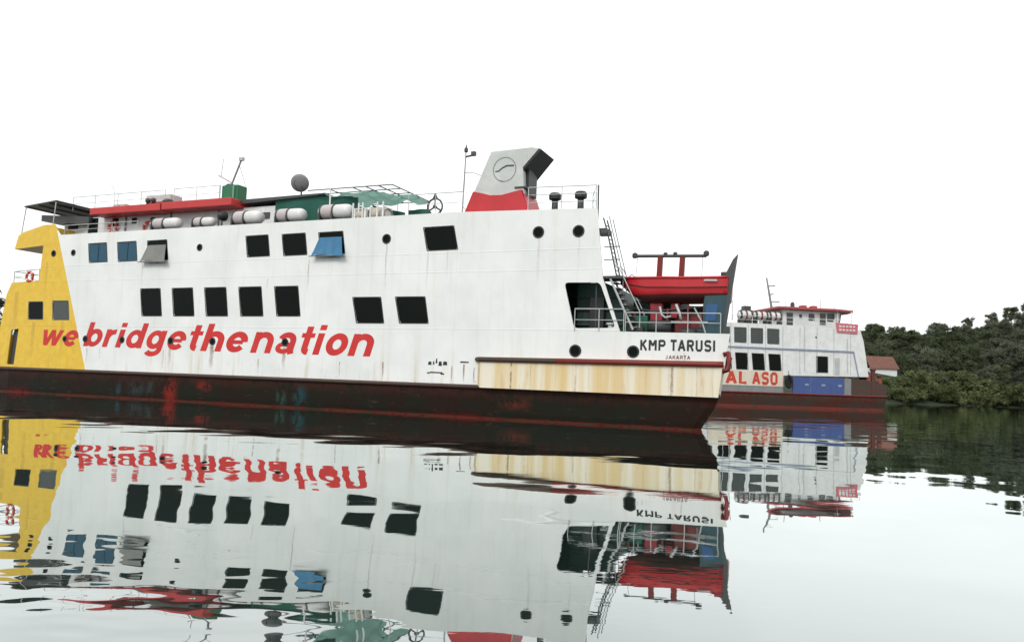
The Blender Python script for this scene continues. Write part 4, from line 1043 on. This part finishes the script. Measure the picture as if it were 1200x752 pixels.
sl_ = empty('searchlight', fw(-22.85, .5, 9.99), FA); tag(sl_, 'dark searchlight standing between two life rafts on the top deck', 'searchlight')
MB().lathe([(.05, 0), (.05, .5)], 'z', 8, (0, 0, 0)).obj('stand', M['dark_steel'], sl_)
MB().lathe([(.08, -.26), (.22, -.18), (.27, .05), (.27, .2), (.24, .24)], 'y', 14, (0, 0, .68)).obj('lamp_body', M['black'], sl_, smooth=True)
MB().box(-.09, .09, -.09, .09, 0, .06).obj('base', M['dark_steel'], sl_)

def lifebuoy(s, y, z, r, label):
    o = empty('lifebuoy', fw(s, y, z), FA); tag(o, label, 'lifebuoy', 'red lifebuoys on the ferry')
    b = MB(); b.tube([(r * math.cos(a * math.pi / 12), 0, r * math.sin(a * math.pi / 12)) for a in range(24)], r * .26, 8, closed=True); b.obj('ring', M['orange'], o, smooth=True)
    for k in range(4):
        a0 = math.pi / 4 + k * math.pi / 2
        MB().tube([(r * math.cos(a0 + d), 0, r * math.sin(a0 + d)) for d in (-.16, 0, .16)], r * .28, 8).obj('band', M['white'], o, smooth=True)
lifebuoy(-37.95, .02, 7.38, .30, 'red lifebuoy on the rail above the yellow bow')
lifebuoy(-33.0, 1.75, 10.72, .34, 'red lifebuoy on the white bridge house wall, nearer the bow')
lifebuoy(-29.95, 1.75, 10.55, .34, 'red lifebuoy on the white bridge house wall, nearer the life rafts')

# stacked bundles under the awning
def bundle(s, y, z, lx, lz, label, mat):
    o = empty('canvas_bundle', fw(s, y, z), FA); tag(o, label, 'bundle')
    def fn(u, t):
        a = 2 * math.pi * t
        return (-lx + 2 * lx * u, .4 * math.cos(a) * (1 + .1 * math.sin(7 * u)), lz + lz * math.sin(a) * (1 - .15 * math.cos(5 * u + a)))
    sheet('cover', fn, 8, 14, mat, o)
    for x in (-lx * .8, lx * .75): MB().box(x - .04, x + .04, -.45, .45, 0, lz * 2.1).obj('strap', M['white'], o)
bundle(-13.35, .75, 9.95, .42, .30, 'beige wrapped bundle with white straps under the pipe awning', M['beige'])
bundle(-12.45, .95, 9.95, .50, .36, 'beige bundle beside the white posts under the pipe awning', M['beige'])
wr = empty('white_post_rack', fw(-13.3, .4, 9.98), FA); tag(wr, 'rack of white posts standing at the deck edge below the pipe awning', 'rack')
for x in (-.55, -.2, .05, .95, 1.3): MB().tube([(x, 0, 0), (x, 0, .92)], .05, 6).obj('post', M['white'], wr)
for x0, x1 in ((-.55, .05), (.95, 1.3)): MB().tube([(x0, 0, .6), (x1, 0, .6)], .03, 5).obj('bar', M['white'], wr)

# rescue boat
rbt = empty('rescue_boat', fw(3.1, 1.25, 5.43), FA)
tag(rbt, 'red rescue boat hanging from its davit above the ferry stern', 'rescue boat')
secs = []
L0, L1 = -2.55, 2.42
NS, NP = 22, 13
mb = MB(); vs = []
for i in range(NS + 1):
    t = i / NS; x = L0 + (L1 - L0) * t
    bmw = .92 * min(1, (t * 2.1 + 0.0004)) ** 0.55 * (1 - .10 * t)
    keel = 0.10 + .95 * max(0, 1 - t / .30) ** 1.6 + .03 * t
    gun = 1.20 + .12 * (1 - t) ** 2 - .02 * math.sin(t * 3)
    for k in range(NP):
        a = -1 + 2 * k / (NP - 1)
        sgn = 1 if a >= 0 else -1; b = abs(a)
        # half section: keel -> bilge -> gunwale
        yy = bmw * (min(1, b * 1.55) ** 0.8 * .9 + .10 * b)
        zz = keel + (gun - keel) * (max(0, b - .10) / .90) ** 1.9
        vs.append((x, sgn * yy, zz))
fs = [(i * NP + k, i * NP + k + 1, (i + 1) * NP + k + 1, (i + 1) * NP + k) for i in range(NS) for k in range(NP - 1)]
fs.append(tuple(NS * NP + k for k in range(NP)))
_m, _nt, _b = new_mat('boat_hull_red_over_shaded_brown_bottom')
_t, _x, _y, _z = coords(_nt)
_w = math_n(_nt, 'ADD', _z, math_n(_nt, 'MULTIPLY', noise_n(_nt, _t, 2.0, 3), 0.06))
_nt.links.new(mixc(_nt, ramp01(_nt, _w, .50, .56), mixc(_nt, noise_n(_nt, _t, 3.0, 5), (.055, .012, .010), (.10, .022, .016)), mixc(_nt, noise_n(_nt, _t, 1.5, 4), (.46, .010, .018), (.56, .016, .026))), _b.inputs['Base Color'])  # brown bottom paint with the shade of the underside put into its colour
_b.inputs['Roughness'].default_value = 0.32
mb.add(vs, fs); hullo = mb.obj('boat_hull', _m, rbt, smooth=True)
gl = [Vector(vs[i * NP]) for i in range(NS + 1)]; gr = [Vector(vs[i * NP + NP - 1]) for i in range(NS + 1)]
for side_pts in (gl, gr): MB().tube(side_pts, .055, 8).obj('gunwale', M['boat_red'], rbt, smooth=True)
st = MB(); st.add([p - Vector((0, 0, .10)) for p in gl] + [p - Vector((0, 0, .10)) for p in gr], [(i, i + 1, NS + 2 + i, NS + 1 + i) for i in range(NS)]); st.obj('boat_deck', M['boat_red'], rbt)
MB().tube([Vector(vs[i * NP]) * 1.0 + Vector((0, -.03, -.42 * (1 - .5 * max(0, 1 - i / 6)))) for i in range(2, NS + 1)], .03, 6).obj('spray_rail', M['maroon'], rbt)
mot = MB(); mot.box(2.02, 2.34, -.2, .2, 1.18, 1.52); mot.obj('outboard_motor', M['black'], rbt, bevel=.08)
MB().box(2.36, 2.44, -.1, .1, .5, 1.3).obj('motor_leg', M['black'], rbt)
MB().prism_y([(1.42, 1.02), (2.0, 1.0), (1.98, 1.09), (1.45, 1.10)], -.945, -.90).obj('boat_mark', M['raft_pink'], rbt)
MB().tube([(-2.2, 0, 1.36), (-2.0, 0, 1.5), (-1.85, 0, 1.36)], .025, 6).obj('lifting_eye', M['steel'], rbt)

# ================================================================== SECOND FERRY (further off, its stern hidden by the first)
A2 = R(9.0); O2 = Vector((31.50393, 88.25631, 0))
U2 = Vector((math.cos(A2), math.sin(A2), 0)); V2 = Vector((-math.sin(A2), math.cos(A2), 0))
def f2(s, y, z): return O2 + U2 * s + V2 * y + Vector((0, 0, z))
fer2 = empty('distant_ferry', O2, A2)
tag(fer2, 'smaller white and brown ferry with red bridge roof moored behind the large one', 'ferry')
q2 = []
for s in (-9.0, -7.06, -5.12, -3.18): q2.append([(s, 8.63), (s + 1.34, 8.63), (s + 1.36, 7.03), (s + .04, 7.03)])
for s in (-8.85, -6.92, -4.98, -3.02): q2.append([(s, 5.84), (s + 1.34, 5.84), (s + 1.5, 4.08), (s + .18, 4.08)])
q2.append([(2.70, 5.82), (4.04, 5.82), (4.06, 4.08), (2.72, 4.08)])
p2 = [(4.95 - 2.3, 7.95, .12)]
o2 = [(-10.0, 2.30), (-1.25, 2.30), (-1.25, 3.55), (9.05, 3.75), (8.85, 5.2), (8.43, 7.75), (8.02, 9.0), (4.8, 9.12), (-1.6, 9.18), (-10.0, 9.15)]
plate('side_wall', o2, [round_poly(q, .10) for q in q2] + [circle(*p, 12) for p in p2], 0, .12, M['white'], fer2)
for q in q2:
    fr2 = ring('window', q, -.06, 0, -.015, .1, M['dark_steel'], fer2)
    plate('pane', round_poly(offset_quad(q, -.03), .08), [], .02, .032, M['glass'] if q[0][1] < 7 else M['glass_grey'], fr2)
for x, z, r in p2: plate('porthole', circle(x, z, r + .02, 12), [], .05, .08, M['glass'], fer2)
MB().box(-10.0, 7.1, -.10, -.002, 6.42, 6.60).obj('deck_fender', M['trim_blue'], fer2)
MB().hexa([(7.1, -.08, 6.60), (7.22, -.08, 6.60), (7.85, -.08, 3.75), (7.73, -.08, 3.75)], [(7.1, -.003, 6.60), (7.22, -.003, 6.60), (7.85, -.003, 3.75), (7.73, -.003, 3.75)]).obj('brace_pipe', M['trim_blue'], fer2)
MB().box(-10.0, -9.88, .125, 10, 2.3, 9.1).obj('after_bulkhead', M['white'], fer2)
MB().hexa([(9.0, .125, 3.7), (8.02, .125, 9.0), (7.9, .125, 9.0), (8.9, .125, 3.7)], [(9.0, 10, 3.7), (8.02, 10, 9.0), (7.9, 10, 9.0), (8.9, 10, 3.7)]).obj('front_bulkhead', M['white'], fer2)
MB().box(-9.88, 7.95, .125, 10, 8.9, 9.0).obj('top_deck', M['deck'], fer2)
plate('far_side_wall', o2, [], 9.9, 10.02, M['white'], fer2)
# lower plating, hull
MB().box(-10.0, -1.25, .01, .11, 1.62, 2.299).obj('grey_strake', M['steel'], fer2)
MB().box(-10.0, -1.3, -.03, -.002, 2.32, 3.98).obj('name_board', M['board'], fer2)
capitals('name_lettering', 'AL', -8.05, -5.60, 2.50, 3.82, M['orange_text'], fer2, w=.26, y0=-.036)
capitals('name_lettering', 'ASO', -4.95, -1.95, 2.50, 3.82, M['orange_text'], fer2, w=.26, y0=-.036)
MB().box(-0.15, 6.05, -.05, .11, 1.62, 3.50).obj('blue_panel', M['ship_blue'], fer2, bevel=.02)
for s in (1.3, 3.3, 5.3): MB().box(s, s + .45, -.06, -.051, 2.55, 2.75).obj('panel_mark', M['trim_blue'], fer2)
MB().box(6.08, 6.9, -.03, .11, 1.62, 3.5).obj('grey_plate', M['steel'], fer2)
hb2 = MB()
def ring2(z, k): return [(-10.4, 0.3, z), (-10.0, 0, z), (0, 0, z), (8.5, 0, z), (11.4 + k, .5, z), (12.4 + k, 2.4, z), (12.4 + k, 7.6, z), (11.4 + k, 9.5, z), (8.5, 10.1, z), (-10.0, 10.1, z), (-10.4, 9.8, z)]
n = 11; lv = [(1.62, .25), (1.0, .1), (0.0, -.2), (-1.0, -.6)]
vs = [p for z, k in lv for p in ring2(z, k)]
hb2.add(vs, [(l * n + k, l * n + (k + 1) % n, (l + 1) * n + (k + 1) % n, (l + 1) * n + k) for l in range(3) for k in range(n)] + [tuple(range(n)), tuple(3 * n + k for k in range(n - 1, -1, -1))])
hb2.obj('hull', M['hull2'], fer2)
MB().tube([(-10.3, -.04, 1.58), (8.5, -.05, 1.58), (11.55, .42, 1.62)], .09, 6).obj('rubbing_strake', M['maroon'], fer2)
bp = [(6.92, .02), (8.5, .0), (11.55, .5), (12.6, 2.4), (12.6, 7.5), (11.55, 9.5), (8.5, 10.1), (6.9, 10.1)]
vs = [(s, y, 1.62) for s, y in bp] + [(s + (.0 if s < 9 else .25), y, 3.45 if s < 9 else 2.9) for s, y in bp]
b2 = MB(); b2.add(vs, [(k, k + 1, 9 + k, 8 + k) for k in range(7)]); b2.obj('bow_bulwark', M['brown_rub'], fer2)
for s, y, zt, r in ((9.8, .35, 4.75, .26), (11.3, 1.4, 4.1, .22), (10.4, .6, 3.4, .2)):
    MB().lathe([(r, 1.6), (r, zt - .25), (r * 1.35, zt - .22), (r * 1.35, zt - .05), (r * .4, zt)], 'z', 10, (s, y, 0)).obj('bow_post', M['post_brown'], fer2)
MB().tube([(9.8, .35, 2.5), (11.3, 1.4, 2.4)], .12, 6).obj('bow_bar', M['post_brown'], fer2)
MB().box(8.95, 9.45, .2, 1.6, 1.62, 4.15).obj('bow_winch', M['rust_orange'], fer2, bevel=.05)
MB().box(10.3, 11.2, .7, 1.5, 1.62, 3.6).obj('bow_hatch', M['rust_orange'], fer2, bevel=.05)
for k in range(9): MB().box(-9.6 + k * 2.05, -9.52 + k * 2.05, -.012, -.001, 3.99 if k < 5 else 3.85, 9.0).obj('plate_seam', M['pale_steel'], fer2)
for s, z in ((-8.3, 9.1), (1.2, 9.1), (6.4, 8.0)): MB().tube([(s, -.05, z), (s + .05, -.06, 4.2)], .035, 5).obj('drain_pipe', M['pale_steel'], fer2)
MB().box(4.9, 5.5, -.03, .0, 3.85, 5.75).obj('side_door', M['pale_steel'], fer2, bevel=.02)
# bridge
bh = MB().box(-.2, 6.3, 2.1, 8.2, 9.0, 11.15).obj('bridge_house', M['white'], fer2)
MB().hexa([(6.3, 2.1, 9.0), (7.0, 2.6, 9.0), (7.2, 2.6, 11.15), (6.3, 2.1, 11.15)], [(6.3, 8.2, 9.0), (7.0, 7.7, 9.0), (7.2, 7.7, 11.15), (6.3, 8.2, 11.15)]).obj('bridge_front', M['white'], fer2)
for s0, s1, z0, z1 in ((.2, .95, 9.3, 10.8), (1.75, 2.05, 10.2, 10.7), (2.9, 3.6, 10.0, 10.8), (4.3, 5.0, 9.6, 10.9), (5.2, 6.1, 10.0, 10.95)):
    MB().box(s0, s1, 2.05, 2.11, z0, z1).obj('bridge_window', M['glass_grey'], bh)
MB().hexa([(6.5, 2.28, 10.0), (7.15, 2.62, 10.0), (7.3, 2.62, 10.95), (6.5, 2.28, 10.95)], [(6.5, 2.4, 10.0), (7.1, 2.7, 10.0), (7.2, 2.7, 10.95), (6.5, 2.4, 10.95)]).obj('bridge_window', M['glass_grey'], bh)
MB().prism_z([(-1.2, 1.4), (6.0, 1.2), (8.4, 2.0), (9.0, 4), (9.0, 6.5), (8.4, 8.4), (6.0, 9.0), (-1.2, 8.8)], 11.15, 11.42).obj('bridge_roof', M['pale_red'], fer2, bevel=.05)
MB().prism_z([(-9.5, .6), (-7.6, .6), (-7.6, 8.8), (-9.5, 8.8)], 10.95, 11.1).obj('after_roof', M['dark_steel'], fer2)
MB().box(-9.5, -7.7, 1.2, 8, 9.0, 10.95).obj('casing', M['white'], fer2)
for s in (6.2, 7.9): MB().tube([(s, 1.6, 9.0), (s, 1.6, 11.2)], .06, 6).obj('roof_post', M['white'], fer2)
sgn = MB().hexa([(4.95, -.12, 9.72), (7.7, -.12, 9.62), (7.6, -.10, 8.55), (5.15, -.10, 8.62)], [(4.95, -.04, 9.72), (7.7, -.04, 9.62), (7.6, -.02, 8.55), (5.15, -.02, 8.62)]).obj('name_sign', M['pink_sign'], fer2)
for z in (8.85, 9.25):
    for k in range(5): MB().box(5.35 + k * .42, 5.35 + k * .42 + .28, -.135, -.12, z, z + .16).obj('sign_stroke', M['white'], sgn)
railing([(-7.4, .1, 9.12), (4.8, .1, 9.12)], .9, 2, parent=fer2, r=.03, mat=M['white'], step=2.4)
railing([(4.9, .1, 9.12), (8.0, .1, 9.0)], 1.0, 2, parent=fer2, r=.03, mat=M['white'], step=1.5)
m2 = empty('signal_mast'); m2.parent = fer2
MB().tube([(-.6, 4, 11.0), (-1.35, 4, 14.95)], .16, 6, .08).obj('mast_pole', M['steel'], m2)
for t, l in ((.75, .9), (.5, .5), (.28, 1.1)): MB().tube([(-.6 - .75 * t, 4, 11 + 3.95 * t), (-.6 - .75 * t + l, 4, 11.1 + 3.95 * t)], .07, 5).obj('mast_arm', M['steel'], m2)
for s, h in ((1.1, 1.6), (5.5, 1.5), (7.2, .9), (-5.5, .9)): MB().tube([(s, 4, 11.0 if s > -2 else 9.8), (s, 4, 11.2 + h)], .05, 5).obj('aerial', M['pale_steel'], fer2)
for s in (2.6, 3.9): MB().box(s, s + .6, 3, 3.8, 11.42, 11.85)  .obj('roof_box', M['pale_red'], fer2, bevel=.04)
MB().lathe([(.25, 11.42), (.25, 12.0), (.1, 12.2)], 'z', 8, (1.6, 3.4, 0)).obj('roof_vent', M['dark_steel'], fer2)
MB().box(-5.0, -4.2, 2, 2.8, 9.0, 11.3).obj('funnel_stub', M['dark_steel'], fer2)
ob = empty('tyre_fender', f2(-.7, -.22, 2.9), A2); tag(ob, 'black tyre fender hanging beside the blue panel of the distant ferry', 'fender')
MB().tube([(.0, 0, .55 * math.sin(a * math.pi / 10)) if False else (.34 * math.cos(a * math.pi / 10), 0, .60 * math.sin(a * math.pi / 10)) for a in range(20)], .17, 8, closed=True).obj('tyre', M['rubber'], ob, smooth=True)
MB().box(-.3, .3, .02, .2, -.55, .55).obj('tyre_core', M['rubber'], ob, bevel=.05)
MB().tube([(0, 0, .55), (0, .1, 1.2)], .03, 5).obj('rope', M['dark_steel'], ob)

for i, (s, lab) in enumerate(((-5.55, 'aftermost of the three life rafts in a row on the distant ferry'), (-3.75, 'middle one of the three life rafts in a row on the distant ferry'), (-2.1, 'forward one of the three life rafts in a row, nearest the distant bridge'))):
    o = empty('life_raft', f2(s, .6, 9.0), A2); tag(o, lab, 'life raft', 'life rafts on the distant ferry')
    MB().lathe([(.02, -.75), (.42, -.72), (.5, -.5), (.5, .5), (.42, .72), (.02, .75)], 'x', 14, (0, 0, 1.1)).obj('canister', M['raft'], o, smooth=True)
    for x in (-.62, 0, .62): MB().lathe([(.515, x - .1), (.54, x - .08), (.54, x + .08), (.515, x + .1)], 'x', 14, (0, 0, 1.1)).obj('strap', M['maroon'] if x == 0 else M['dark_steel'], o)
    for x in (-.62, .62):
        c = MB(); c.box(x - .08, x + .08, -.5, .5, 0, .62); c.obj('cradle', M['dark_steel'], o)
    MB().tube([(-.7, -.3, 1.62), (.7, -.3, 1.62)], .05, 5).obj('cradle_bar', M['dark_steel'], o)
